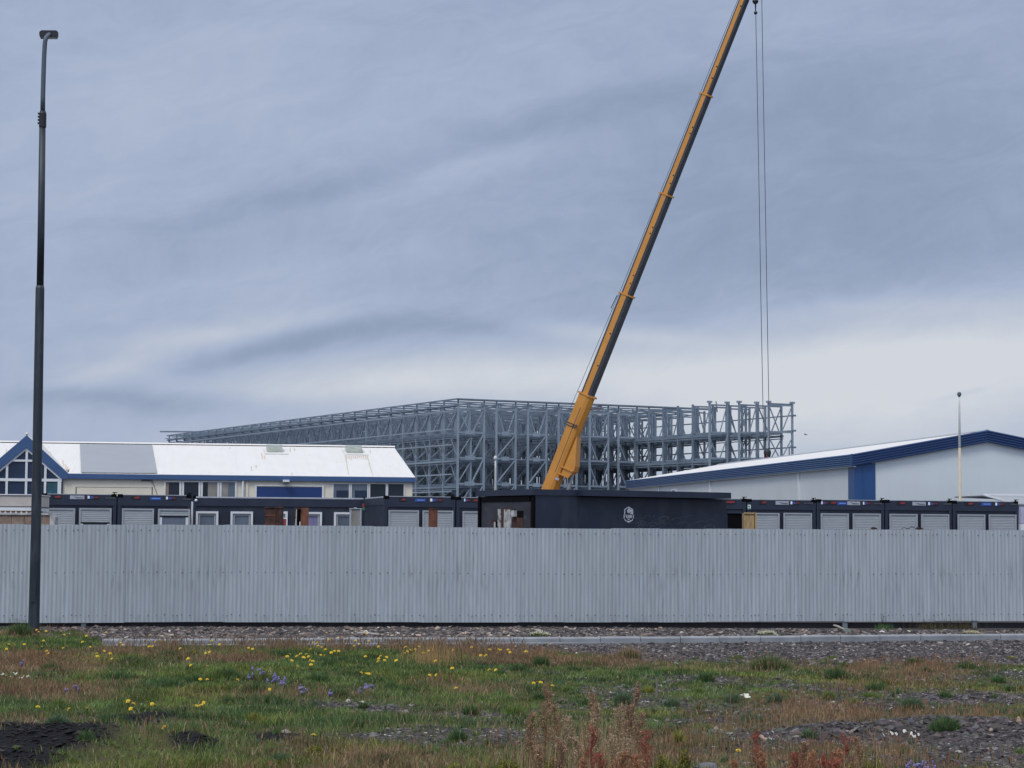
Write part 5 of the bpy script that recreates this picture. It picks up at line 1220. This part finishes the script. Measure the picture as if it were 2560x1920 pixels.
for (a, b, r, h_, k_, lab) in BIG:
    bg_ = Bag(); q = tuft(bg_, a, b, r, h_, k_, int(600 + r * 30)); z = float(hgt(q.x, q.y)); org = (q.x, q.y, z)
    if h_ > .2 and a > 1000:
        n = 200; an = rng.uniform(0, 2 * PI, n); rr = np.sqrt(rng.random(n)) * r / F * q.y * 1.1; X = q.x + np.cos(an) * rr; Y = q.y + np.sin(an) * rr * .6
        bg_.add(*blades(np.stack([X, Y, hgt(X, Y)], -1), rng.uniform(.1, .2, n), np.full(n, .006), rng.normal(0, .03, (n, 2)), colmix(n, BROWN * 1.3, .2)))
    if 'reddish' in lab:
        n = 160; X = q.x + rng.normal(0, r / F * q.y * .6, n); Y = q.y + rng.normal(0, .08, n)
        bg_.add(*blades(np.stack([X, Y, hgt(X, Y) + .03], -1), rng.uniform(.12, .2, n), np.full(n, .005), rng.normal(0, .02, (n, 2)), colmix(n, BROWN, .2)))
    o = bg_.obj('grass_tuft', M_leaf, None, org); o.location = org; tag(o, lab, 'grass tuft', 'larger grass tufts')
# ------------------------------------------------------------------ gravel
def stones(X, Y, R, col, zoff=0.0, flat=.42):
    n = len(X); base = np.array([[1, 0, 0], [0, 1, 0], [-1, 0, 0], [0, -1, 0], [0, 0, 1], [.5, .5, .55]], float)
    th = rng.uniform(0, 2 * PI, n); c, s = np.cos(th), np.sin(th); sc = rng.uniform(.6, 1.35, (n, 3)) * np.array([1.15, 1.0, flat])
    V = base[None] * sc[:, None] * (1 + rng.uniform(-.3, .3, (n, 6, 1))); V = V * R[:, None, None]
    x = V[..., 0] * c[:, None] - V[..., 1] * s[:, None]; y = V[..., 0] * s[:, None] + V[..., 1] * c[:, None]
    tilt = rng.normal(0, .25, (n, 1)); z = V[..., 2] + x * tilt
    Z0 = hgt(X, Y) + zoff
    V = np.stack([x + X[:, None], y + Y[:, None], z + Z0[:, None]], -1).reshape(-1, 3)
    T = np.array([[0, 1, 5], [0, 5, 4], [5, 1, 4], [1, 2, 4], [2, 3, 4], [3, 0, 4]])
    return V, (np.arange(n)[:, None, None] * 6 + T).reshape(-1, 3), np.repeat(col, 6, 0)
gb = Bag()
X, Y = scatter(330000, 13.2, 39.6); cvr = cover(X, Y); keep = rng.random(len(X)) < np.clip(1.05 - cvr * 1.1, .06, 1); X, Y = X[keep], Y[keep]; n = len(X)
R = np.exp(rng.normal(math.log(.017), .42, n)).clip(.007, .055) * np.interp(Y, [14, 24, 38], [.8, 1.0, 1.25])
t_ = rng.random((n, 1)); pal = np.where(t_ < .55, np.array([.07, .063, .065]), np.where(t_ < .8, np.array([.125, .112, .106]), np.where(t_ < .95, np.array([.03, .029, .032]), np.array([.27, .25, .225]))))
px, py = gpx(X, Y); dkm = np.zeros(n)
for cx, cy, rx, ry, a in BARE[:7]: dkm = np.maximum(dkm, ell(px, py, cx, cy, rx * 1.1, ry * 1.1))
dkm2 = np.maximum(ell(px, py, 2330, 1826, 280, 22), ell(px, py, 2080, 1832, 120, 14))
pal = pal * rng.choice([.45, .9, 1.35], (n, 1)) * (1 - .85 * np.clip(dkm * 1.6, 0, 1) - .35 * np.clip(dkm2, 0, 1))[:, None] * (1 + rng.normal(0, .22, (n, 1)))
warm = (py < 1600)[:, None]; pal = np.where(warm & (rng.random((n, 1)) < .3), pal * [2.0, 1.75, 1.5], pal); R = np.where(py < 1600, R * 1.35, R)
gb.add(*stones(X, Y, R, np.clip(pal, .01, .6)))
# larger stones on the ridges and behind the kerb
X, Y = scatter(60000, 13.5, 39); px, py = gpx(X, Y); w_ = np.maximum(ell(px, py, 2330, 1826, 260, 20), ell(px, py, 2080, 1835, 130, 14)) + (py < 1598) * .12 + ell(px, py, 1750, 1842, 130, 10) * .5 + (cover(X, Y) < .2) * .02 + .01
keep = rng.random(len(X)) < w_; X, Y = X[keep], Y[keep]; n = len(X); R = rng.uniform(.03, .065, n)
gb.add(*stones(X, Y, R, colmix(n, (.075, .066, .066), .35), -.01, .5))
o = gb.obj('gravel', M_stone); tag(o, 'dark grey and brown gravel stones spread over the bare ground', 'gravel', kind='stuff')
# ------------------------------------------------------------------ single rocks and oddments
ROCK = [(2116, 1581, 22, 10, (.15, .21, .18), 'pale green rounded stone lying before the fence gap at the right'),
        (2268, 1569, 12, 11, (.34, .19, .13), 'orange brown broken stone standing in front of the fence foot'),
        (2208, 1836, 26, 17, (.11, .095, .10), 'large dark angular rock on the stone ridge at the lower right'),
        (1015, 1784, 18, 8, (.27, .28, .30), 'flat grey stone in the gravel patch at centre left'),
        (870, 1757, 12, 7, (.42, .38, .3), 'small pale stone beside a dark tuft, centre left'),
        (1768, 1926, 60, 14, (.13, .13, .15), 'dark rounded stone cut by the bottom edge of the view'),
        (2008, 1565, 9, 6, (.4, .37, .32), 'small pale stone under the fence, right of centre'),
        (1437, 1575, 8, 4, (.42, .4, .38), 'little whitish stone on the gravel behind the kerb'),
        (1205, 1756, 12, 6, (.34, .31, .27), 'light flat stone in the middle of the field'),
        (1661, 1713, 8, 6, (.4, .35, .32), 'pale pebble just right of the thin stake'),
        (2548, 1840, 14, 14, (.36, .25, .17), 'orange tan rock at the right end of the stone ridge'),
        (2478, 1852, 12, 8, (.32, .26, .2), 'tan stone at the foot of the ridge near the right edge'),
        (1790, 1845, 12, 8, (.3, .27, .24), 'pale brown stone by a dark clod, right of centre foreground')]
for px, py, wp, hp_, c_, lab in ROCK:
    q = gpt(px, py); s_ = q.y / F; mb = MB(); rnd = random.Random(px)
    mb.ball((0, 0, 0), 1, 0, 9, 1, .16); mb.v = [(x * wp / 2 * s_, y * wp / 2 * s_ * .8, max(z, -.35) * hp_ * s_ * .9) for x, y, z in mb.v]
    o = obj('rock', mb, mat('rock_%02d' % ROCK.index((px, py, wp, hp_, c_, lab)), c3(*c_), .85, 0, .3, 14, bump=.5, bscale=50), None); o.location = (q.x, q.y, float(hgt(q.x, q.y)) + .01); tag(o, lab, 'rock')
def stick(name, a, b, r, m, lab, cat, za=.03, zb=.03):
    p, q = onz(*a, za), onz(*b, zb); mid = (p + q) / 2; mb = MB().tube([p - mid, (p - mid) * .2 + (q - mid) * -.0 + Vector((0, 0, .01)), q - mid], [r, r * 1.1, r * .7], 6)
    o = obj(name, mb, m); o.location = mid; tag(o, lab, cat)
M_stickw = mat('bleached_wood', c3(.42, .39, .35), .9); M_stickg = mat('weathered_stick', c3(.17, .155, .15), .9)
stick('stick', (2083, 1563), (2112, 1574), .02, M_stickw, 'bleached forked stick lying before the fence foot', 'stick', .05, .04)
stick('stick', (1978, 1833), (2016, 1823), .018, M_stickg, 'grey straight stick lying on the gravel at the right foreground', 'stick')
stick('stick', (895, 1582.5), (958, 1587), .016, M_stickw, 'long pale lath lying on the gravel behind the kerb', 'stick')
stick('stick', (1895, 1840), (1915, 1851), .016, mat('pinkish_wood', c3(.36, .24, .19), .9), 'short pinkish wood splinter on the stones in the right foreground', 'stick')
q = gpt(1641.5, 1744); tp = at(1641.5, 1693, q.y)
o = obj('stake', MB().tube([(0, 0, -.02), (.004, 0, (tp.z) * .6), (-.002, 0, tp.z)], [.011, .011, .009], 8), M_stickg); o.location = (q.x, q.y, float(hgt(q.x, q.y)) * 0); tag(o, 'thin dark upright stake standing in gravel right of centre', 'stake')
# ------------------------------------------------------------------ flowers
def flower_head(kind, seed):
    rnd = random.Random(seed); mb = MB()
    if kind == 'y':
        for lay, (r_, z_) in enumerate(((.024, 0), (.017, .006), (.009, .010))):
            n = 13 - 3 * lay
            for i in range(n):
                a = 2 * PI * i / n + rnd.uniform(-.1, .1) + lay; rr = r_ * rnd.uniform(.85, 1.12); wv = .22 + .1 * lay
                mb.add([(0, 0, z_), (rr * .9 * math.cos(a - wv), rr * .9 * math.sin(a - wv), z_ + .004), (rr * math.cos(a), rr * math.sin(a), z_ + .003), (rr * .9 * math.cos(a + wv), rr * .9 * math.sin(a + wv), z_ + .004)], [(0, 1, 2, 3)], 1)
        mb.tube([(0, 0, -.012), (0, 0, 0)], [.003, .008], 6, 0)
    elif kind == 'p':
        for i in range(5):
            c_ = Vector((rnd.uniform(-.02, .02), rnd.uniform(-.02, .02), rnd.uniform(-.035, .02)))
            mb.ball(c_, rnd.uniform(.010, .016), 1, 6, 1.2, .2)
    else:
        for i in range(9):
            a = 2 * PI * i / 9; mb.add([(0, 0, 0), (.02 * math.cos(a - .3), .02 * math.sin(a - .3), .004), (.023 * math.cos(a), .023 * math.sin(a), .003), (.02 * math.cos(a + .3), .02 * math.sin(a + .3), .004)], [(0, 1, 2, 3)], 1)
        mb.ball((0, 0, .003), .009, 1, 6, .8)
    return mb
def flower_mesh(kind, seed, H):
    mb = MB(); rnd = random.Random(seed); tx, ty = rnd.uniform(-.02, .02), rnd.uniform(-.02, .0)
    mb.tube([(-tx * 1.5, -ty, -H), (-tx, -ty * .5, -H * .5), (0, 0, -.01)], [.0026, .0024, .002], 5, 0)
    hb_ = flower_head(kind, seed); ta = rnd.uniform(-.1, .75)      # heads face somewhat towards the light
    R = Matrix.Rotation(ta, 3, 'X') @ Matrix.Rotation(rnd.uniform(-.4, .4), 3, 'Y')
    o0 = len(mb.v); mb.v += [tuple(R @ Vector(p)) for p in hb_.v]; mb.f += [tuple(i + o0 for i in f) for f in hb_.f]; mb.m += hb_.m
    return mb
M_stem = mat('flower_stem', c3(.05, .09, .03), .7)
YM = {}; 
def flower(kind, px, py, H, label, cat, group, name, scale=1.0):
    k = (kind, random.randrange(5), H)
    if k not in YM:
        o = obj(name, flower_mesh(kind, k[1] * 7 + int(H * 100), H), [M_stem, {'y': M_petal, 'p': M_purple, 'w': M_wpetal}[kind]]); YM[k] = o.data
    else: o = bpy.data.objects.new(name, YM[k]); C.objects.link(o)
    p = onz(px, py, H); hz_ = float(hgt(p.x, p.y)); p = onz(px, py, H + hz_)
    o.location = p; o.rotation_euler = (0, 0, random.uniform(-1, 1)); s_ = scale * random.uniform(.85, 1.25); o.scale = (s_, s_, 1); tag(o, label, cat, group)
Y1 = [(85,438),(150,452),(240,438),(250,292),(360,298),(382,318),(455,308),(635,343),(430,402),(415,462),(380,472),(625,475),(460,505),(475,530),(815,415),(905,385),(890,465),(955,530),(960,557),(1030,505),(1048,322),(1088,530),(1105,583),(1170,390),(1190,425),(1210,445),(1435,405),(1430,450),(1475,460),(1505,460),(1535,415),(1585,408),(1480,350),(1780,480),(1858,580),(1765,558),(1905,505),(1920,520),(2030,525),(2070,515),(2090,405),(2070,445),(2170,440),(1885,645),(2048,655),(1265,1000),(1320,1025),(1290,1075),(862,1072),(682,1080),(375,1058),(1500,1028),(1530,1040),(1450,1012),(1940,1048),(1985,1042),(2010,1015),(1622,1258),(1978,783),(2047,787),(65,485),(855,355)]
Y2 = [(242,475),(282,485),(378,422),(1015,325),(1050,388),(1035,395),(1000,418),(880,420),(920,425),(930,455),(965,468),(1010,492),(1000,490),(1125,375),(1160,375),(1285,455),(1335,438),(1385,432),(1430,405),(1410,335),(1300,402),(1525,462),(1090,505),(1130,505),(1058,520),(653,538),(625,558),(720,555),(757,535),(782,565),(790,572),(815,535),(835,558),(668,600),(850,595),(875,605),(860,640),(725,655),(955,545),(995,547),(1398,545),(1395,560),(1520,608),(1528,580),(1548,555),(1605,565),(1700,598),(1785,528),(1810,510),(1840,495),(1795,465),(1890,490),(1925,462),(1970,525),(2020,502),(2090,602),(1355,720),(1405,728),(1430,730),(2030,745),(2095,742),(135,790),(450,885),(885,1335),(855,487),(1585,598)]
Y3 = [(50,495),(232,468),(410,490),(500,490),(518,495),(592,492),(612,517),(770,510),(322,548),(375,548),(408,690),(472,692),(40,675),(845,822),(880,815),(915,815),(1030,848),(78,872)]
allY = [(a * .25316, 1500 + b * .25316) for a, b in Y1] + [(560 + a * .25316, 1500 + b * .25316) for a, b in Y2] + [(1120 + a * .25316, 1500 + b * .25316) for a, b in Y3] + [(1845.6, 1877.2)]
for px, py in allY:
    if py < 1660 and px < 240: lab, grp = 'yellow dandelion-like flower on a thin stem near the lamp post foot', 'yellow flowers near the lamp post foot'
    elif py < 1670 and px < 620: lab, grp = 'yellow flower on a thin stem before the left end of the kerb', 'yellow flowers before the left end of the kerb'
    elif py < 1672 and px < 1130: lab, grp = 'yellow flower in the dense green patch left of centre, just below the kerb', 'yellow flowers in the dense green patch below the kerb'
    elif py < 1650: lab, grp = 'yellow flower where the green patch meets the gravel strip, right of centre', 'yellow flowers at the end of the green patch'
    elif px < 600 and py > 1740: lab, grp = 'yellow flower above the bright green turf in the left foreground', 'yellow flowers in the left foreground'
    elif px > 1700: lab, grp = 'single yellow flower among stones in the right foreground', None
    elif px < 1000: lab, grp = 'scattered yellow flower in the turf near the purple flowers', 'yellow flowers scattered near the purple ones'
    else: lab, grp = 'scattered yellow flower low in the thin turf at the middle of the field', 'yellow flowers in the middle of the field'
    flower('y', px, py, random.choice((.1, .14)) if py < 1700 else .09, lab, 'flower', grp, 'dandelion', .85)
for (a, b, x0) in [(225,605,0),(210,625,0),(745,860,0),(760,885,0),(650,890,0)]: flower('p', a * .25316 + x0, 1500 + b * .25316, .08, 'faint purple flower in the brown grass at the left', 'flower', 'purple flowers in the brown grass', 'purple_flower', .9)
for (a, b) in [(280,690),(345,692),(382,712),(270,740),(255,755),(500,755),(485,790),(515,775),(540,790),(600,790),(560,810),(605,820),(575,830),(415,800),(765,860),(755,875),(815,885),(1062,912),(1350,890),(1400,858),(1398,872),(1455,855)]: flower('p', 560 + a * .25316, 1500 + b * .25316, .08, 'small purple flower among the green tufts, left of centre', 'flower', 'purple flowers among the tufts', 'purple_flower', .85)
for (a, b) in [(1085,1600),(1145,1640),(1195,1635),(1215,1640),(1260,1645),(1330,1630),(1055,1650)]: flower('p', 2000 + a * .25316, 1500 + b * .25316, .08, 'violet flower at the bottom edge, lower right on the gravel', 'flower', 'violet flowers at the bottom edge', 'purple_flower', .85)
for (a, b) in [(10,740),(30,732),(135,720),(165,725),(190,770),(230,757),(275,755),(105,760),(365,762),(60,745),(150,735),(215,772),(265,770)]: flower('w', a * .25316, 1500 + b * .25316, .08, 'small white flower in the brown grass at the left edge', 'flower', 'white flowers at the left edge', 'white_flower', .7)
for (a, b) in [(910,1320),(950,1325),(1030,1295),(1050,1300),(1100,1318),(1138,1300),(1170,1330),(1115,1345),(1140,1350),(825,1335),(900,1312)]: flower('w', 2000 + a * .25316, 1500 + b * .25316, .06, 'white flower below the dark stone ridge at the lower right', 'flower', 'white flowers below the stone ridge', 'white_flower', .5)
for (a, b) in [(1400,942),(1428,932),(1448,938),(1465,962),(1450,955)]: flower('w', 1500 + a * .25316, 1500 + b * .25316, .12, 'white daisy-like flower on a brown stem, right of centre', 'flower', 'white flowers right of centre', 'white_flower', 1.1)
# white-flowered mats behind the kerb
for (cx, cy, wp, hp_, lab) in ((1349, 1592, 52, 17, 'white-flowered green mat plant behind the kerb, nearest the picture centre'), (1916, 1589, 50, 14, 'creamy-flowered mat plant behind the kerb, right of centre'), (2428, 1586, 44, 10, 'low yellowish-white flowered plant behind the kerb near the right edge')):
    q = gpt(cx, cy); r = wp / 2 / F * q.y; Hh = hp_ / F * q.y * .8; bg_ = Bag(); n = 900; a = rng.uniform(0, 2 * PI, n); rr = np.sqrt(rng.random(n)) * r
    P = np.stack([q.x + np.cos(a) * rr, q.y + np.sin(a) * rr * .5, np.zeros(n)], -1); h = Hh * (.4 + .6 * (1 - (rr / r) ** 2)) * rng.uniform(.6, 1, n)
    t = thing('white_flower_mat', lab, 'plant', (q.x, q.y, 0), 0, 'flowering mats behind the kerb')
    bg_.add(*blades(P, h, np.full(n, .012), rng.normal(0, .03, (n, 2)), colmix(n, (.10, .16, .04) if cx < 2400 else (.09, .08, .03), .25))); bg_.obj('leaves', M_leaf, t, (q.x, q.y, 0))
    m_ = 170; k = rng.integers(0, n, m_); fl_ = Bag(); fp = P[k] + np.stack([np.zeros(m_), np.zeros(m_) - .01, h[k] + .012], -1)
    for _ in range(3): fl_.add(*seeds(fp + rng.normal(0, .008, (m_, 3)), np.full(m_, .014), colmix(m_, (.66, .66, .5) if cx < 2400 else (.6, .55, .36), .08)))
    fl_.obj('flowers', M_leaf, t, (q.x, q.y, 0))
# weeds against the fence
for (cx, cy, top, lab) in ((2208, 1570, 1522, 'weed with two dark seed stalks growing against the fence, right'), (2330, 1566, 1536, 'sparse pale grass growing under the fence at the right'), (2400, 1566, 1538, 'thin grass standing against the fence near the right edge'), (50, 1575, 1533, 'thin weed stalks against the fence left of the lamp post')):
    q = gpt(cx, cy + 6); s_ = q.y / F; bg_ = Bag(); n = 260; sp = 24 if cx != 2208 else 12
    X = q.x + rng.normal(0, sp * s_, n); Yq = q.y + rng.normal(0, .08, n); bg_.add(*blades(np.stack([X, Yq, hgt(X, Yq)], -1), rng.uniform(.04, .16, n), np.full(n, .006), rng.normal(0, .03, (n, 2)), colmix(n, DGREEN * 1.3 if cx in (2208, 50) else (.10, .085, .045), .25)))
    m_ = 7; X = q.x + rng.normal(0, sp * s_ * (.9 if cx != 2208 else .35), m_); H_ = rng.uniform(.6, 1.0, m_) * (cy - top) * s_
    bg_.add(*blades(np.stack([X, np.full(m_, q.y), X * 0], -1), H_, np.full(m_, .008), rng.normal(0, .04, (m_, 2)), colmix(m_, (.045, .035, .03), .2)))
    for x, hh_ in zip(X, H_):
        k = 26; P = np.stack([x + rng.normal(0, .012, k), q.y + rng.normal(0, .01, k), hh_ * rng.uniform(.45, 1.0, k)], -1); bg_.add(*seeds(P, np.full(k, .009), colmix(k, (.05, .04, .035), .25)))
    o = bg_.obj('weed', M_leaf, None, (q.x, q.y, 0)); o.location = (q.x, q.y, 0); tag(o, lab, 'weed')
# ------------------------------------------------------------------ tall seeding docks in the foreground
def dock(px, pyt, Y, col, spread, label, leanx=0.0, dens=1.0, group='tall seed stalks in the foreground'):
    tp = at(px, pyt, Y); H = tp.z; bx_ = tp.x - leanx; org = (bx_, Y, 0); t = thing('dock_plant', label, 'plant', org, 0, group)
    dens = .6 if col is RD else dens; spread = spread * (1.5 if col is RD else 1)
    stem = MB(); pts = [Vector((leanx * (q / 6) ** 1.6 + .01 * math.sin(q * 2 + px), .02 * math.cos(q + px), H * q / 6)) for q in range(7)]
    stem.tube(pts, [.0065, .006, .0055, .005, .004, .0032, .002], 6)
    S_ = Bag(); g = np.random.default_rng(int(px)); nb = int(20 * dens + H * 20)
    for i in range(nb):
        f = .22 + .76 * (i / nb) ** .9; k = f * 6; a = pts[min(int(k), 5)]; b = pts[min(int(k), 5) + 1]; p0 = a.lerp(b, k - int(k))
        L_ = spread * .8 * (1.15 - f) * g.uniform(.6, 1.2) + .02; an = g.uniform(0, 2 * PI); tip = p0 + Vector((math.cos(an) * L_ * .55, math.sin(an) * L_ * .4, L_ * g.uniform(.9, 1.5)))
        tip.z = min(tip.z, H + .01)
        stem.tube([p0, p0.lerp(tip, .5) + Vector((math.cos(an) * .01, 0, -.006)), tip], [.0025, .002, .0014], 4, cap=False)
        m = int((34 + 330 * L_) * dens); u = g.random(m)[:, None]; P = np.array(p0)[None] * (1 - u) + np.array(tip)[None] * u + g.normal(0, .008, (m, 3))
        S_.add(*seeds(P + np.array([0, 0, 0]), g.uniform(.004, .0095, m), colmix(m, np.array(col) * (1 + .35 * (g.random() - .5)), .25, g), g))
    nb2 = 34; aa = g.uniform(0, 2 * PI, nb2); rr2 = g.uniform(0, .16, nb2); bx2 = np.stack([np.cos(aa) * rr2, np.sin(aa) * rr2 * .6, aa * 0], -1)
    S_.add(*blades(bx2, H * g.uniform(.35, .92, nb2), np.full(nb2, .0055), g.normal(0, .035, (nb2, 2)), colmix(nb2, (.36, .27, .15), .28, g), g))
    obj('stem', stem, mat('dock_stem_%d' % int(px), c3(col[0] * .55, col[1] * .7, col[2] * .6), .8), t)
    S_.obj('seed_heads', M_leaf, t)
    return t
BR = (.36, .22, .14); PK = (.46, .33, .22); RD = (.36, .10, .07); OR = (.40, .20, .11)
DK = [(1369, 1710, 15.2, BR, .16, 'tall brown seed stalk, leftmost of the high stalks', .02), (1328, 1786, 14.6, BR, .14, 'shorter brown stalk standing apart at the left of the foreground stalks', .0), (1419, 1795, 14.4, PK, .18, 'pinkish brown bushy stalk between the leftmost high stalk and the red spike', .01),
      (1388, 1765, 14.8, BR, .15, 'brown stalk leaning just right of the leftmost high stalk', -.03), (1482, 1735, 15.3, BR, .15, 'brown stalk behind the red spike of the central clump', .01), (1492, 1760, 14.6, PK, .17, 'pale brown stalk right of the centre clump\'s red spike', .0),
      (1480, 1818, 13.9, RD, .10, 'red flowering spike in the left part of the foreground clump', .0), (1500, 1885, 13.6, RD, .12, 'low red spike at the bottom edge of the clump', .0),
      (1548, 1765, 14.3, PK, .2, 'broad pale brown stalk in the middle right of the clump', .02), (1600, 1709, 15.0, BR, .12, 'tallest slender stalk leaning right, at the right of the clump', .14), (1610, 1785, 14.1, BR, .18, 'brown stalk curving right beneath the tallest slender stalk', .08),
      (1575, 1765, 14.9, BR, .16, 'dark brown stalk near the clump\'s right side', .0), (1622, 1832, 13.9, RD, .10, 'dark red spike at the right side of the clump', .03), (1445, 1850, 14.0, PK, .16, 'short bushy stalk at the front left of the clump', .0), (1400, 1850, 13.8, BR, .14, 'short brown stalk in front at the clump\'s left', .0),
      (1528, 1845, 13.7, PK, .18, 'dense pale stalk in the front middle of the clump', .0), (1570, 1850, 13.6, PK, .18, 'dense pale stalk at the front right of the clump', .02), (1555, 1885, 13.4, OR, .14, 'orange brown low stalk at the bottom of the clump', .0), (1350, 1870, 13.8, BR, .1, 'thin low brown stalk left of the clump', .0),
      (1590, 1890, 13.4, OR, .13, 'low orange red stalk under the dark red spike', .0),
      (1893, 1828, 14.1, RD, .08, 'single red spike standing alone right of centre at the bottom', .0), (2110, 1842, 14.2, RD, .09, 'red spike left of the yellow-green bush at the lower right', .0), (2143, 1846, 14.2, BR, .1, 'brown spike in front of the yellow-green bush', .0),
      (2012, 1862, 13.8, BR, .14, 'brownish red stalk between the lone spike and the right cluster', .0), (1990, 1885, 13.6, RD, .13, 'low dark red stalk left in the right cluster', .0), (2030, 1885, 13.5, OR, .15, 'low orange brown stalk in the right cluster', .0), (2060, 1890, 13.5, RD, .14, 'low red stalk beside the yellow-green bush', .0),
      (1832, 1905, 13.5, OR, .1, 'tiny orange stalk left of the lone red spike', .0), (1910, 1885, 13.6, OR, .1, 'low orange stalk at the foot of the lone red spike', .02), (2090, 1880, 13.6, OR, .13, 'short orange brown stalk at the red spike\'s foot', .0), (1460, 1900, 13.3, OR, .13, 'low orange stalk at the bottom left of the clump', .0), (2085, 1905, 13.4, RD, .12, 'very low red stalk at the bottom, left of the bush', .0)]
for (px, py, Yq, c_, sp, lab, ln) in DK: dock(px, py, Yq, c_, sp, lab, ln)
# yellow-green feathery bushes
for (px, py, wp, hp_, Yq, lab) in ((2165, 1865, 120, 60, 14.4, 'yellow-green feathery bush at the lower right'), (790, 1857, 50, 34, 16.4, 'yellow-green feathery plant at the bottom, left of centre'), (840, 1860, 34, 26, 16.3, 'small yellow-green plant right of its larger neighbour at the bottom'),
        (1710, 1850, 30, 46, 15.0, 'upright yellow-green plant right of the seed stalk clump'), (1690, 1893, 80, 26, 14.3, 'low yellow-green plant at the bottom, right of the stalk clump'), (1380, 1878, 40, 26, 14.6, 'yellow-green leaves at the left foot of the stalk clump'), (1270, 1885, 60, 20, 14.8, 'low yellow-green plant at the bottom near the centre'), (1660, 1868, 40, 26, 14.8, 'small yellow-green sprig beside the dark red spike'), (1140, 1895, 60, 18, 14.6, 'faint yellow-green mat at the bottom centre')):
    top = at(px, py, Yq).z; s_ = Yq / F; n = int(1100 + 26 * wp); bg_ = Bag(); r = wp / 2 * s_; Hh = hp_ * s_ * 1.1; H0_ = max(top, .05)
    a = rng.uniform(0, 2 * PI, n); rr = np.sqrt(rng.random(n)) * r; zz = H0_ * (1 - .55 * (rr / r) ** 2) * rng.beta(1.5, 1.3, n) * (.5 + .7 * vnoise(np.cos(a) * rr, np.sin(a) * rr, .05, 3))
    P = np.stack([np.cos(a) * rr, np.sin(a) * rr * .6, zz], -1); t_ = rng.random((n, 1))
    col = np.where(t_ < .62, np.array([.27, .29, .055]), np.where(t_ < .9, np.array([.17, .17, .05]), np.array([.5, .42, .05]))) * (1 + rng.normal(0, .25, (n, 1)))
    t = thing('bedstraw_plant', lab, 'plant', (px2 := at(px, py, Yq).x, Yq, 0), 0, 'yellow-green feathery plants')
    bg_.add(*seeds(P, rng.uniform(.004, .009, n), np.clip(col, .01, .8))); bg_.obj('foliage', M_leaf, t)
    sb = Bag(); m_ = int(40 + wp); aa = rng.uniform(0, 2 * PI, m_); r2 = np.sqrt(rng.random(m_)) * r * .8
    sb.add(*blades(np.stack([np.cos(aa) * r2, np.sin(aa) * r2 * .6, aa * 0], -1), H0_ * rng.uniform(.5, .95, m_), np.full(m_, .005), rng.normal(0, .03, (m_, 2)), colmix(m_, (.09, .08, .03), .2))); sb.obj('stems', M_leaf, t)
